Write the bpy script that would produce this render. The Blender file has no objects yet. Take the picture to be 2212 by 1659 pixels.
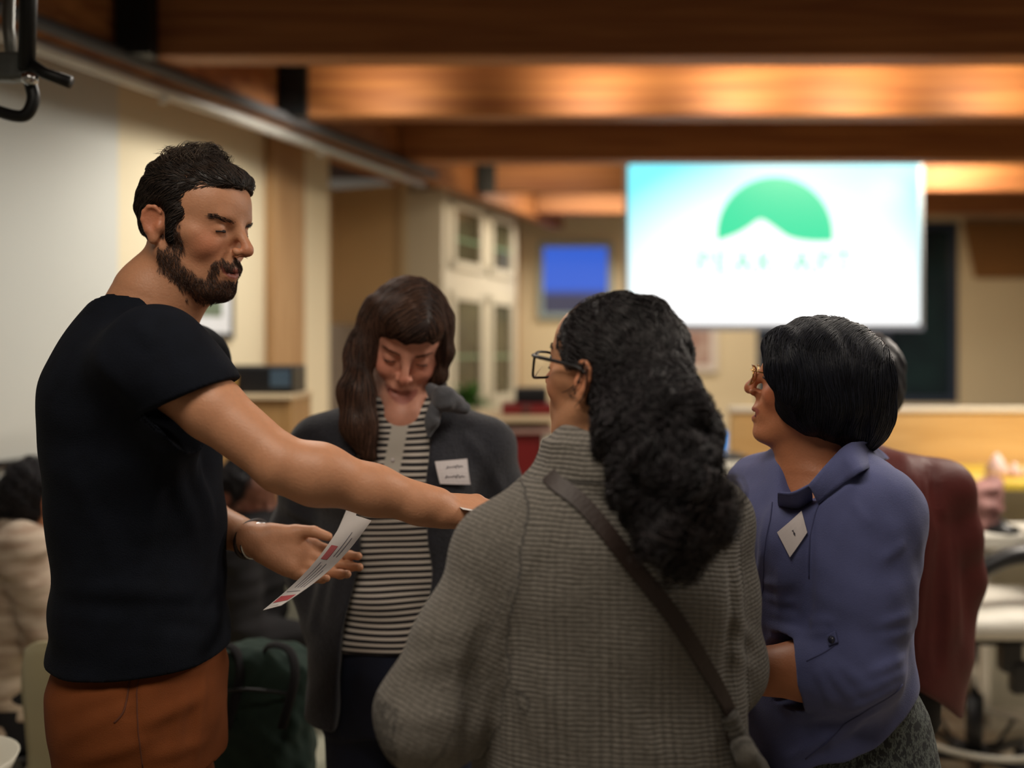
import bpy, bmesh, math, random
import numpy as np
from mathutils import Vector, Matrix

# ------------------------------------------------------------------ camera, world, exposure, room lights
sc = bpy.context.scene
COL = sc.collection
FPX = 2000.0          # focal length in pixels of the 2212 px wide frame
CAMZ = 1.52
HOR = 760.0           # row of the horizon
cam_d = bpy.data.cameras.new('camera'); cam = bpy.data.objects.new('camera', cam_d); COL.objects.link(cam)
cam.location = (0, 0, CAMZ); cam.rotation_euler = (math.pi/2, 0, 0)
cam_d.sensor_width = 36; cam_d.lens = 36*FPX/2212
cam_d.shift_y = -(829.5-HOR)/2212
cam_d.dof.use_dof = True; cam_d.dof.focus_distance = 1.5; cam_d.dof.aperture_fstop = 1.3
cam_d.clip_start = 0.05
sc.camera = cam
w = bpy.data.worlds.new('World'); sc.world = w; w.use_nodes = True
w.node_tree.nodes['Background'].inputs[0].default_value = (1.0, .86, .68, 1)
w.node_tree.nodes['Background'].inputs[1].default_value = 0.10
sc.view_settings.view_transform = 'Standard'; sc.view_settings.look = 'None'
sc.view_settings.gamma = 1; sc.view_settings.use_curve_mapping = False
sc.view_settings.exposure = 0.0

def area(name, loc, rot, size, energy, color, sy=None):
    l = bpy.data.lights.new(name, 'AREA'); l.energy = energy; l.color = color
    l.shape = 'RECTANGLE' if sy else 'SQUARE'; l.size = size
    if sy: l.size_y = sy
    o = bpy.data.objects.new(name, l); o.location = loc; o.rotation_euler = rot; COL.objects.link(o); return o
def point(name, loc, energy, color, r=.05):
    l = bpy.data.lights.new(name, 'POINT'); l.energy = energy; l.color = color; l.shadow_soft_size = r
    o = bpy.data.objects.new(name, l); o.location = loc; COL.objects.link(o); return o
def spot(name, loc, target, energy, color, ang=80, blend=.8, r=.05):
    l = bpy.data.lights.new(name, 'SPOT'); l.energy = energy; l.color = color; l.spot_size = math.radians(ang)
    l.spot_blend = blend; l.shadow_soft_size = r
    o = bpy.data.objects.new(name, l); o.location = loc
    o.rotation_euler = (Vector(target)-Vector(loc)).to_track_quat('-Z', 'Y').to_euler(); COL.objects.link(o); return o
WARM = (1.0, .80, .58)
area('ceiling_light_over_group', (-.4, .5, 2.66), (math.radians(-15), 0, 0), .9, 26, (1.0, .88, .74))
area('ceiling_light_right', (1.4, 1.7, 2.66), (0, 0, 0), .7, 18, (1.0, .90, .78))
area('ceiling_light_mid', (-.7, 3.0, 2.66), (0, 0, 0), .7, 20, (1.0, .92, .82))
area('ceiling_light_back', (2.6, 6.45, 3.05), (0, 0, 0), 1.8, 95, (1.0, .86, .68), .5)
area('ceiling_light_back_room', (2.7, 3.2, 2.62), (0, 0, 0), .7, 80, (1.0, .90, .78))
area('ceiling_light_far', (1.4, 7.5, 2.95), (0, 0, 0), 2.2, 55, (1.0, .86, .68), .5)
spot('wall_wash_light', (-.75, 4.4, 2.66), (-1.75, 4.9, 1.6), 75, (1, .95, .86), 120, 1.0, .1)
spot('wall_wash_light_cool', (-1.0, 2.6, 2.66), (-2.1, 3.6, 1.1), 26, (.94, 1.0, .98), 110, 1.0, .1)
for i, (x, e) in enumerate([(-.62, 4), (.43, 7), (1.16, 9), (1.75, 9), (2.45, 7)]):
    spot('beam_uplight', (x, 4.28, 2.78), (x, 4.70, 2.95), e*3.7, (1.0, .80, .54), 125, 1.0, .08)
for i, (x, e) in enumerate([(.0, 6), (.5, 7), (2.9, 16), (3.5, 14)]):
    spot('beam_uplight', (x, 6.25, 2.78), (x, 6.90, 2.98), e*1.5, (1.0, .80, .54), 140, 1.0, .08)
point('alcove_lamp', (-1.75, 6.75, 1.9), 9, (1, .78, .5), .15)

def P(px, py, d):
    return np.array([(px-1106)/FPX*d, d, CAMZ-(py-HOR)/FPX*d])
rng = np.random.default_rng(7)

# ------------------------------------------------------------------ materials
def s2l(c):
    return tuple(((v/255)/12.92 if v/255 <= .04045 else ((v/255+.055)/1.055)**2.4) for v in c)
def new_mat(name):
    m = bpy.data.materials.new(name); m.use_nodes = True
    return m, m.node_tree, m.node_tree.nodes['Principled BSDF']
def mat(name, rgb, rough=.6, metal=0, var=.0, vscale=8, bump=0, bscale=60, sheen=0, spec=.5, coat=0, stretch=(1, 1, 1), rgb2=None, sub=0, attr=None, trans=0):
    m, nt, b = new_mat(name); L = nt.links
    c = s2l(rgb)
    b.inputs['Base Color'].default_value = (*c, 1); b.inputs['Roughness'].default_value = rough
    b.inputs['Metallic'].default_value = metal; b.inputs['Specular IOR Level'].default_value = spec
    b.inputs['Sheen Weight'].default_value = sheen; b.inputs['Coat Weight'].default_value = coat
    b.inputs['Transmission Weight'].default_value = trans
    if sub:
        b.inputs['Subsurface Weight'].default_value = sub; b.inputs['Subsurface Radius'].default_value = (1, .35, .2); b.inputs['Subsurface Scale'].default_value = .006
    tc = nt.nodes.new('ShaderNodeTexCoord'); mp = nt.nodes.new('ShaderNodeMapping'); mp.inputs['Scale'].default_value = stretch
    L.new(tc.outputs['Object'], mp.inputs['Vector'])
    src = None
    if attr:
        a = nt.nodes.new('ShaderNodeAttribute'); a.attribute_name = attr; src = a.outputs['Color']
    if var or rgb2:
        n = nt.nodes.new('ShaderNodeTexNoise'); n.inputs['Scale'].default_value = vscale; n.inputs['Detail'].default_value = 6
        L.new(mp.outputs[0], n.inputs['Vector'])
        if rgb2:
            mx = nt.nodes.new('ShaderNodeMix'); mx.data_type = 'RGBA'
            mx.inputs[6].default_value = (*c, 1); mx.inputs[7].default_value = (*s2l(rgb2), 1)
            rp = nt.nodes.new('ShaderNodeMapRange'); rp.inputs[1].default_value = .35; rp.inputs[2].default_value = .65
            L.new(n.outputs['Fac'], rp.inputs[0]); L.new(rp.outputs[0], mx.inputs[0]); src = mx.outputs[2]
        else:
            hs = nt.nodes.new('ShaderNodeHueSaturation')
            rp = nt.nodes.new('ShaderNodeMapRange'); rp.inputs[1].default_value = .25; rp.inputs[2].default_value = .75
            rp.inputs[3].default_value = 1-var; rp.inputs[4].default_value = 1+var
            L.new(n.outputs['Fac'], rp.inputs[0]); L.new(rp.outputs[0], hs.inputs['Value'])
            if src: L.new(src, hs.inputs['Color'])
            else: hs.inputs['Color'].default_value = (*c, 1)
            src = hs.outputs[0]
    if src: L.new(src, b.inputs['Base Color'])
    if bump:
        n = nt.nodes.new('ShaderNodeTexNoise'); n.inputs['Scale'].default_value = bscale; n.inputs['Detail'].default_value = 4
        L.new(mp.outputs[0], n.inputs['Vector'])
        bp = nt.nodes.new('ShaderNodeBump'); bp.inputs['Strength'].default_value = bump; bp.inputs['Distance'].default_value = .002
        L.new(n.outputs['Fac'], bp.inputs['Height']); L.new(bp.outputs[0], b.inputs['Normal'])
    return m
def emit(name, rgb, strength):
    m, nt, b = new_mat(name)
    b.inputs['Base Color'].default_value = (0, 0, 0, 1); b.inputs['Emission Color'].default_value = (*s2l(rgb), 1)
    b.inputs['Emission Strength'].default_value = strength; return m
def wood(name, c1, c2, scale=3, stretch=(1, 12, 12), rough=.45, coat=.15):
    m, nt, b = new_mat(name); L = nt.links
    tc = nt.nodes.new('ShaderNodeTexCoord'); mp = nt.nodes.new('ShaderNodeMapping'); mp.inputs['Scale'].default_value = stretch
    n = nt.nodes.new('ShaderNodeTexNoise'); n.inputs['Scale'].default_value = scale; n.inputs['Detail'].default_value = 8; n.inputs['Distortion'].default_value = .6
    r = nt.nodes.new('ShaderNodeValToRGB'); r.color_ramp.elements[0].position = .32; r.color_ramp.elements[1].position = .7
    r.color_ramp.elements[0].color = (*s2l(c1), 1); r.color_ramp.elements[1].color = (*s2l(c2), 1)
    L.new(tc.outputs['Object'], mp.inputs[0]); L.new(mp.outputs[0], n.inputs['Vector']); L.new(n.outputs['Fac'], r.inputs[0]); L.new(r.outputs[0], b.inputs['Base Color'])
    b.inputs['Roughness'].default_value = rough; b.inputs['Coat Weight'].default_value = coat
    bp = nt.nodes.new('ShaderNodeBump'); bp.inputs['Strength'].default_value = .15; bp.inputs['Distance'].default_value = .002
    L.new(n.outputs['Fac'], bp.inputs['Height']); L.new(bp.outputs[0], b.inputs['Normal'])
    return m
M = {}
M['skin'] = mat('skin', (190, 130, 100), .5, sub=.12, attr='tint', var=.05, vscale=90, bump=.25, bscale=260)
M['hair'] = mat('hair', (30, 24, 22), .5, attr='tint', spec=.4)
M['tee'] = mat('black_cotton', (15, 19, 28), .9, var=.25, vscale=25, bump=.5, bscale=500, spec=.15)
M['rust'] = mat('rust_cotton', (114, 61, 28), .9, var=.12, vscale=14, bump=.5, bscale=700, spec=.2)
M['denim'] = mat('dark_denim', (20, 27, 48), .85, var=.3, vscale=20, bump=.5, bscale=600)
M['fleece'] = mat('charcoal_fleece', (36, 37, 45), .95, var=.28, vscale=110, bump=1.0, bscale=220, sheen=.2)
M['fleece_light'] = mat('grey_fleece_lining', (84, 86, 92), .95, var=.15, vscale=80, bump=.7, bscale=260, sheen=.2)
M['cream_knit'] = mat('cream_knit', (205, 188, 168), .95, rgb2=(165, 142, 122), vscale=9, bump=1, bscale=120, stretch=(1, 1, 4))
M['black_cloth'] = mat('black_cloth', (20, 18, 21), .9, var=.3, vscale=20, bump=.5, bscale=200)
M['dark_coat'] = mat('dark_brown_coat', (44, 34, 34), .9, var=.3, vscale=30, bump=.8, bscale=150, sheen=.1)
M['maroon'] = mat('maroon_suede', (88, 36, 33), .6, var=.2, vscale=12, bump=.5, bscale=180, spec=.3)
M['blue_shirt'] = mat('slate_blue_cotton', (82, 88, 134), .8, var=.06, vscale=40, bump=.5, bscale=700, sheen=.1)
M['blue_seam'] = mat('slate_blue_seam', (62, 66, 106), .8)
M['strap'] = mat('brown_leather', (44, 30, 25), .55, var=.15, vscale=40, bump=.3, bscale=200)
M['white_label'] = mat('white_sticker', (214, 206, 206), .6)
M['ink'] = mat('ink', (70, 66, 80), .6)
M['paper'] = mat('paper', (206, 200, 196), .6, var=.03, vscale=20)
M['red_ink'] = mat('red_print', (178, 60, 66), .6)
M['grey_ink'] = mat('grey_print', (135, 132, 140), .6)
M['blk_plastic'] = mat('black_plastic', (22, 22, 24), .4)
M['blk_metal'] = mat('black_metal', (18, 20, 20), .45, metal=.3)
M['chrome'] = mat('chrome', (200, 200, 200), .2, metal=1)
M['teeth'] = mat('teeth', (228, 214, 200), .35)
M['lash'] = mat('lashes', (34, 22, 20), .7)
M['mouth'] = mat('mouth_inside', (78, 28, 28), .6)
M['cream_shell'] = mat('cream_plastic_shell', (205, 196, 158), .4, spec=.4, var=.03, vscale=3)
M['pale_shell'] = mat('pale_plastic_shell', (196, 196, 176), .4, spec=.4)
M['seat_white'] = mat('white_seat_upholstery', (212, 208, 196), .6, var=.04, vscale=10)
M['green_cloth'] = mat('dark_green_canvas', (34, 56, 48), .85, var=.2, vscale=30, bump=.6, bscale=300)
M['maple'] = wood('maple_ply', (196, 152, 92), (214, 172, 112), 2, (1, 10, 10))
M['ply'] = wood('birch_ply', (178, 132, 78), (200, 156, 100), 2, (8, 8, 1))
M['pale_wood'] = mat('pale_worktop', (222, 198, 160), .4, var=.04, vscale=6)
M['beam'] = wood('glulam_beam', (132, 78, 42), (178, 120, 68), 1.6, (.6, 6, 14), .6, .0)
M['post'] = wood('fir_post', (158, 118, 76), (188, 150, 104), 2, (14, 14, .7), .6, 0)
M['cream_wall'] = mat('cream_plaster', (226, 212, 180), .8, var=.02, vscale=2, bump=.1, bscale=90)
M['grey_wall'] = mat('grey_white_board', (206, 206, 198), .6, var=.02, vscale=2)
M['tan_wall'] = mat('tan_plaster', (214, 186, 144), .8, var=.04, vscale=2)
M['cabinet'] = mat('cabinet_paint', (224, 220, 204), .5)
M['floor'] = mat('polished_concrete', (170, 160, 140), .45, rgb2=(150, 140, 122), vscale=2.5)
M['conduit'] = mat('galvanised_conduit', (168, 164, 156), .4, metal=.6, var=.1, vscale=8)
M['ceiling'] = mat('ceiling_boards', (96, 56, 34), .7, var=.1, vscale=6)
M['red'] = mat('red_paint', (120, 26, 26), .45, var=.05)
M['glass'] = None
m, nt, b = new_mat('lens_glass'); b.inputs['Transmission Weight'].default_value = 1; b.inputs['Roughness'].default_value = 0; b.inputs['IOR'].default_value = 1.05; M['glass'] = m

# ------------------------------------------------------------------ object helpers
def tag(o, label=None, cat=None, group=None, kind=None):
    if label: o['label'] = label
    if cat: o['category'] = cat
    if group: o['group'] = group
    if kind: o['kind'] = kind
    return o
def empty(name, loc, label=None, cat=None, group=None):
    o = bpy.data.objects.new(name, None); o.location = [float(v) for v in loc]; o.empty_display_size = .05; COL.objects.link(o)
    return tag(o, label, cat, group)
def mesh_obj(name, V, F, m=None, parent=None, smooth=True, col=None, uv=None):
    """V n x 3 world points; F list of faces or an int array (m x 3 / m x 4)."""
    me = bpy.data.meshes.new(name); V = np.asarray(V, dtype=np.float64)
    off = np.zeros(3); p_ = parent
    while p_ is not None: off = off+np.array(p_.location); p_ = p_.parent
    V = V-off
    if isinstance(F, np.ndarray):
        k = F.shape[1]; n = len(F)
        me.vertices.add(len(V)); me.vertices.foreach_set('co', V.astype(np.float32).ravel())
        me.loops.add(n*k); me.loops.foreach_set('vertex_index', F.astype(np.int32).ravel())
        me.polygons.add(n); me.polygons.foreach_set('loop_start', np.arange(n, dtype=np.int32)*k)
        me.update(calc_edges=True); me.validate()
    else:
        me.from_pydata(V.tolist(), [], F)
    me.polygons.foreach_set('use_smooth', [bool(smooth)]*len(me.polygons))
    if col is not None:
        a = me.attributes.new('tint', 'FLOAT_COLOR', 'POINT')
        c = np.ones((len(V), 4), np.float32); c[:, :3] = col; a.data.foreach_set('color', c.ravel())
    if uv is not None:
        a = me.attributes.new('knit', 'FLOAT_VECTOR', 'POINT'); a.data.foreach_set('vector', uv.astype(np.float32).ravel())
    if m is not None: me.materials.append(m)
    o = bpy.data.objects.new(name, me); COL.objects.link(o)
    if parent is not None: o.parent = parent
    return o
class MB:
    """collects solid pieces and builds them as one mesh object (world coordinates)"""
    def __init__(s): s.V = []; s.F = []
    def add(s, V, F):
        n = len(s.V); s.V += [tuple(map(float, v)) for v in V]; s.F += [[i+n for i in f] for f in F]; return s
    def box(s, lo, hi, bev=.0, R=None, c=None):
        bm = bmesh.new(); bmesh.ops.create_cube(bm, size=1)
        lo = Vector([float(v) for v in lo]); hi = Vector([float(v) for v in hi]); mid = (lo+hi)/2
        for v in bm.verts: v.co = Vector((v.co[i]*(hi-lo)[i] for i in range(3)))
        if bev: bmesh.ops.bevel(bm, geom=bm.edges[:], offset=bev, segments=2, affect='EDGES', profile=.5)
        if R is not None:
            for v in bm.verts: v.co = R @ v.co
        V = [v.co+mid for v in bm.verts]; F = [[v.index for v in f.verts] for f in bm.faces]; bm.free()
        return s.add(V, F)
    def tube(s, pts, r, n=10, cap=True):
        V, F = tube_geo(pts, r, n, cap); return s.add(V, F)
    def lathe(s, c, prof, n=24):
        V = []; F = []
        for (r, z) in prof:
            for i in range(n):
                a = 2*math.pi*i/n; V.append((c[0]+r*math.cos(a), c[1]+r*math.sin(a), c[2]+z))
        for j in range(len(prof)-1):
            for i in range(n): F.append([j*n+i, j*n+(i+1) % n, (j+1)*n+(i+1) % n, (j+1)*n+i])
        F.append(list(range(n))[::-1]); F.append([(len(prof)-1)*n+i for i in range(n)])
        return s.add(V, F)
    def prism(s, poly, vec):
        """polygon (list of 3d points) extruded by vec"""
        n = len(poly); vec = np.asarray(vec, float); poly = [np.asarray(p, float) for p in poly]
        V = poly+[p+vec for p in poly]
        F = [list(range(n))[::-1], [n+i for i in range(n)]]+[[i, (i+1) % n, n+(i+1) % n, n+i] for i in range(n)]
        return s.add(V, F)
    def build(s, name, m, parent=None, smooth=False):
        return mesh_obj(name, s.V, s.F, m, parent, smooth)
def frame_along(pts):
    pts = np.asarray(pts, float); T = np.gradient(pts, axis=0); T /= np.linalg.norm(T, axis=1)[:, None]+1e-12
    up = np.array([0, 0, 1.]) if abs(T[0][2]) < .9 else np.array([1., 0, 0])
    N = []; n = np.cross(up, T[0]); n /= np.linalg.norm(n)
    for t in T:
        n = n-t*np.dot(n, t); n /= np.linalg.norm(n)+1e-12; N.append(n.copy())
    N = np.array(N); return pts, T, N, np.cross(T, N)
def tube_geo(pts, r, n=10, cap=True, flat=1.0):
    pts, T, N, B = frame_along(pts); k = len(pts)
    r = np.broadcast_to(np.asarray(r, float), (k,))
    a = np.arange(n)*2*np.pi/n
    V = pts[:, None]+r[:, None, None]*(N[:, None]*np.cos(a)[None, :, None]+flat*B[:, None]*np.sin(a)[None, :, None])
    F = [[j*n+i, j*n+(i+1) % n, (j+1)*n+(i+1) % n, (j+1)*n+i] for j in range(k-1) for i in range(n)]
    if cap: F += [list(range(n))[::-1], [(k-1)*n+i for i in range(n)]]
    return V.reshape(-1, 3), F
def spline(pts, n=8):
    """Catmull-Rom through pts"""
    p = np.asarray(pts, float); p = np.vstack([2*p[0]-p[1], p, 2*p[-1]-p[-2]]); out = []
    for i in range(1, len(p)-2):
        for t in np.linspace(0, 1, n, endpoint=False):
            a, b, c, d = p[i-1:i+3]
            out.append(.5*(2*b+(c-a)*t+(2*a-5*b+4*c-d)*t*t+(3*b-a-3*c+d)*t**3))
    out.append(p[-2]); return np.array(out)

# ------------------------------------------------------------------ smooth solid modelling (distance fields turned into one quad mesh)
def rotz(a):
    c, s_ = math.cos(a), math.sin(a); return np.array([[c, -s_, 0], [s_, c, 0], [0, 0, 1.]])
def roty(a):
    c, s_ = math.cos(a), math.sin(a); return np.array([[c, 0, s_], [0, 1, 0], [-s_, 0, c]])
def rotx(a):
    c, s_ = math.cos(a), math.sin(a); return np.array([[1, 0, 0], [0, c, -s_], [0, s_, c]])
def waves(X, freq, seed, n=7):
    r = np.random.default_rng(seed); k = r.normal(size=(n, 3)); k /= np.linalg.norm(k, axis=1)[:, None]
    k *= freq*2*np.pi*r.uniform(.6, 1.4, (n, 1)); ph = r.uniform(0, 6.28, n)
    return np.sin(X @ k.T+ph).sum(1)/math.sqrt(n)
class Solid:
    def __init__(s, O=(0, 0, 0), R=None, sc_=1.0):
        s.pr = []; s.O = np.array(O, float); s.R = np.eye(3) if R is None else R; s.s = sc_; s.disp = None; s.dcap = .0
    def at(s, O, R=None, sc_=1.0):
        s.O = np.array(O, float); s.R = np.eye(3) if R is None else R; s.s = sc_; return s
    def w(s, p): return s.R @ (np.asarray(p, float)*s.s)+s.O
    def _add(s, f, c, r, k, op): s.pr.append((f, np.asarray(c, float), r, k, op))
    def cone(s, a, b, ra, rb, k=.01, op='u'):
        a = s.w(a); b = s.w(b); ra *= s.s; rb *= s.s; ba = b-a; L2 = ba @ ba; L = math.sqrt(L2)+1e-9
        def f(X):
            t = np.clip(((X-a) @ ba)/(L2+1e-12), 0, 1); return np.linalg.norm(X-a-t[:, None]*ba, axis=1)-(ra+(rb-ra)*t)
        s._add(f, (a+b)/2, L/2+max(ra, rb), k*s.s, op); return s
    def chain(s, pts, rs, k=.01, op='u'):
        for i in range(len(pts)-1): s.cone(pts[i], pts[i+1], rs[i], rs[i+1], k, op)
        return s
    def ell(s, c, r, k=.01, op='u', R=None):
        c = s.w(c); r = np.asarray(r, float)*s.s; Q = s.R if R is None else s.R @ R; m = r.min()
        def f(X):
            q = (X-c) @ Q; a = np.linalg.norm(q/r, axis=1); b_ = np.linalg.norm(q/(r*r), axis=1)+1e-9
            return a*(a-1)/b_
        s._add(f, c, r.max(), k*s.s, op); return s
    def box(s, c, h, rnd=.005, k=.005, op='u', R=None):
        c = s.w(c); h = np.asarray(h, float)*s.s; Q = s.R if R is None else s.R @ R; rnd *= s.s
        def f(X):
            q = np.abs((X-c) @ Q)-h+rnd
            return np.linalg.norm(np.maximum(q, 0), axis=1)+np.minimum(q.max(1), 0)-rnd
        s._add(f, c, float(np.linalg.norm(h)), k*s.s, op); return s
    def loft(s, tab, yaw=0, k=.02, op='u', n=2.3, axis=None):
        """tab rows: z, cx, cy (world or local xy of the section centre), r_forward, r_side; yaw turns the section"""
        t = np.array(tab, float); z = t[:, 0]; o = np.argsort(z); t = t[o]; z = t[:, 0]
        zz = np.linspace(z[0], z[-1], 160); cols = []
        for j in range(1, 5):
            v = np.interp(zz, z, t[:, j]); ker = np.hanning(17); ker /= ker.sum()
            v = np.convolve(np.pad(v, 8, mode='edge'), ker, 'valid'); cols.append(v)
        ca, sa = math.cos(yaw), math.sin(yaw); O_ = s.O.copy(); R_ = s.R.copy(); s_ = s.s
        z0, z1 = z[0], z[-1]
        def f(X):
            q = ((X-O_) @ R_)/s_
            zc = q[:, 2]; cx, cy, rx, ry = [np.interp(zc, zz, c) for c in cols]
            dx = q[:, 0]-cx; dy = q[:, 1]-cy; u = (dx*ca+dy*sa)/rx; v = (-dx*sa+dy*ca)/ry
            g = (np.abs(u)**n+np.abs(v)**n)**(1/n)
            L = np.hypot(dx, dy); d = L*(1-1/np.maximum(g, 1e-3)); d = np.where(g < 1e-3, -np.minimum(rx, ry), d)
            d = np.where(g < 1, np.maximum(d, (g-1)*np.minimum(rx, ry)), d)
            e = np.maximum(z0-zc, zc-z1)
            return np.where((d > 0) & (e > 0), np.hypot(d, e), np.maximum(d, e))*s_
        mid = s.w((t[:, 1].mean(), t[:, 2].mean(), (z0+z1)/2))
        s._add(f, mid, (max(z1-z0, 0)/2+t[:, 3:].max()+.05)*s_*1.1, k*s_, op); return s
    def plane(s, p, nrm, k=.002):
        """cuts away what lies on the side nrm points to"""
        p = s.w(p); nn = s.R @ np.asarray(nrm, float); nn /= np.linalg.norm(nn)
        s._add(lambda X: (X-p) @ nn, p, 1e9, k, 'i'); return s
    def ev(s, X, idx=None):
        d = np.full(len(X), 10.0)
        for i, (f, c, r, k, op) in enumerate(s.pr):
            if idx is not None and i not in idx: continue
            e = f(X)
            if op == 'u':
                h = np.maximum(k-np.abs(d-e), 0)/max(k, 1e-9); d = np.minimum(d, e)-h*h*k*.25
            elif op == 's':
                h = np.maximum(k-np.abs(d+e), 0)/max(k, 1e-9); d = np.maximum(d, -e)+h*h*k*.25
            else:
                h = np.maximum(k-np.abs(d-e), 0)/max(k, 1e-9); d = np.maximum(d, e)+h*h*k*.25
        if s.disp is not None: d = d-s.disp(X)
        return d
    def grad(s, X, e=.002):
        g = np.empty_like(X)
        for a in range(3):
            D = np.zeros(3); D[a] = e; g[:, a] = s.ev(X+D)-s.ev(X-D)
        return g/(np.linalg.norm(g, axis=1)[:, None]+1e-9)
    def mesh(s, h=.003, lo=None, hi=None, B=16):
        us = [(c, r) for (f, c, r, k, op) in s.pr if op == 'u']
        l = np.min([c-r for c, r in us], 0)-.02; u = np.max([c+r for c, r in us], 0)+.02
        if lo is not None: l = np.maximum(l, lo)
        if hi is not None: u = np.minimum(u, hi)
        bs = B*h; nb = np.ceil((u-l)/bs).astype(int)+1
        gi = np.stack(np.meshgrid(*[np.arange(n) for n in nb], indexing='ij'), -1).reshape(-1, 3)
        cen = l+(gi+.5)*bs; br = bs*math.sqrt(3)/2
        d = np.concatenate([s.ev(c_) for c_ in np.array_split(cen, max(1, len(cen)//200000+1))])
        gi = gi[np.abs(d) < br*1.5+.012]
        g1 = np.stack(np.meshgrid(*[np.arange(B+1)]*3, indexing='ij'), -1).reshape(-1, 3)
        N = nb*B+2; key = lambda I: (I[..., 0]*N[1]+I[..., 1])*N[2]+I[..., 2]
        CK = []; CP = []; QE = []
        C8 = np.array([[i, j, k_] for i in (0, 1) for j in (0, 1) for k_ in (0, 1)])
        E12 = [(a, b) for a in range(8) for b in range(a+1, 8) if np.abs(C8[a]-C8[b]).sum() == 1]
        for b0 in gi:
            bc = l+(b0+.5)*bs
            idx = {i for i, (f, c, r, k, op) in enumerate(s.pr) if np.linalg.norm(bc-c) < r+br+k+.02}
            if not idx: continue
            X = l+(b0*B+g1)*h; D = s.ev(X, idx).reshape(B+1, B+1, B+1)
            if D.min() > 0 or D.max() < 0: continue
            In = D < 0
            cs = [D[c[0]:B+c[0], c[1]:B+c[1], c[2]:B+c[2]] for c in C8]
            cnt = sum((c < 0).astype(np.int8) for c in cs); act = (cnt > 0) & (cnt < 8)
            I = np.argwhere(act)
            if len(I):
                v8 = np.stack([c[act] for c in cs], 1); acc = np.zeros((len(I), 3)); nn = np.zeros(len(I))
                for a, b_ in E12:
                    va, vb = v8[:, a], v8[:, b_]; m_ = (va < 0) != (vb < 0)
                    t = np.where(m_, va/(va-vb+1e-20), 0)
                    acc += m_[:, None]*(C8[a]+t[:, None]*(C8[b_]-C8[a])); nn += m_
                CK.append(key(I+b0*B)); CP.append(l+(b0*B+I+acc/nn[:, None])*h)
            for ax in range(3):
                sl0 = [slice(0, B)]*3; sl1 = [slice(0, B)]*3; sl1[ax] = slice(1, B+1)
                a_ = In[tuple(sl0)]; b_ = In[tuple(sl1)]; I = np.argwhere(a_ != b_)
                if len(I) == 0: continue
                fl = a_[I[:, 0], I[:, 1], I[:, 2]]; G = I+b0*B
                o1 = np.zeros(3, int); o2 = np.zeros(3, int); o1[(ax+1) % 3] = 1; o2[(ax+2) % 3] = 1
                ok = (G >= o1+o2).all(1); G = G[ok]; fl = fl[ok]
                q = np.stack([key(G), key(G-o1), key(G-o1-o2), key(G-o2)], 1)
                q[~fl] = q[~fl][:, ::-1]; QE.append(q)
        K = np.concatenate(CK); Pn = np.concatenate(CP); Q = np.concatenate(QE)
        o = np.argsort(K); K = K[o]; Pn = Pn[o]
        J = np.searchsorted(K, Q); J = np.clip(J, 0, len(K)-1); ok = (K[J] == Q).all(1)
        return Pn, J[ok][:, ::-1].copy()
def smooth_mesh(V, F, it=1, lam=.5):
    E = np.concatenate([F[:, [0, 1]], F[:, [1, 2]], F[:, [2, 3]], F[:, [3, 0]]])
    for _ in range(it):
        S = np.zeros_like(V); C = np.zeros(len(V))
        for a in range(3): S[:, a] = np.bincount(E[:, 0], V[E[:, 1], a], len(V))+np.bincount(E[:, 1], V[E[:, 0], a], len(V))
        C = np.bincount(E[:, 0], minlength=len(V))+np.bincount(E[:, 1], minlength=len(V))
        V = V+lam*(S/np.maximum(C, 1)[:, None]-V)
    return V
def solid_obj(name, S, h, m, parent, colf=None, uvf=None, sm=1, lo=None, hi=None):
    V, F = S.mesh(h, lo, hi)
    if sm: V = smooth_mesh(V, F, sm)
    return mesh_obj(name, V, F, m, parent, True, colf(V) if colf else None, uvf(V) if uvf else None)

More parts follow.
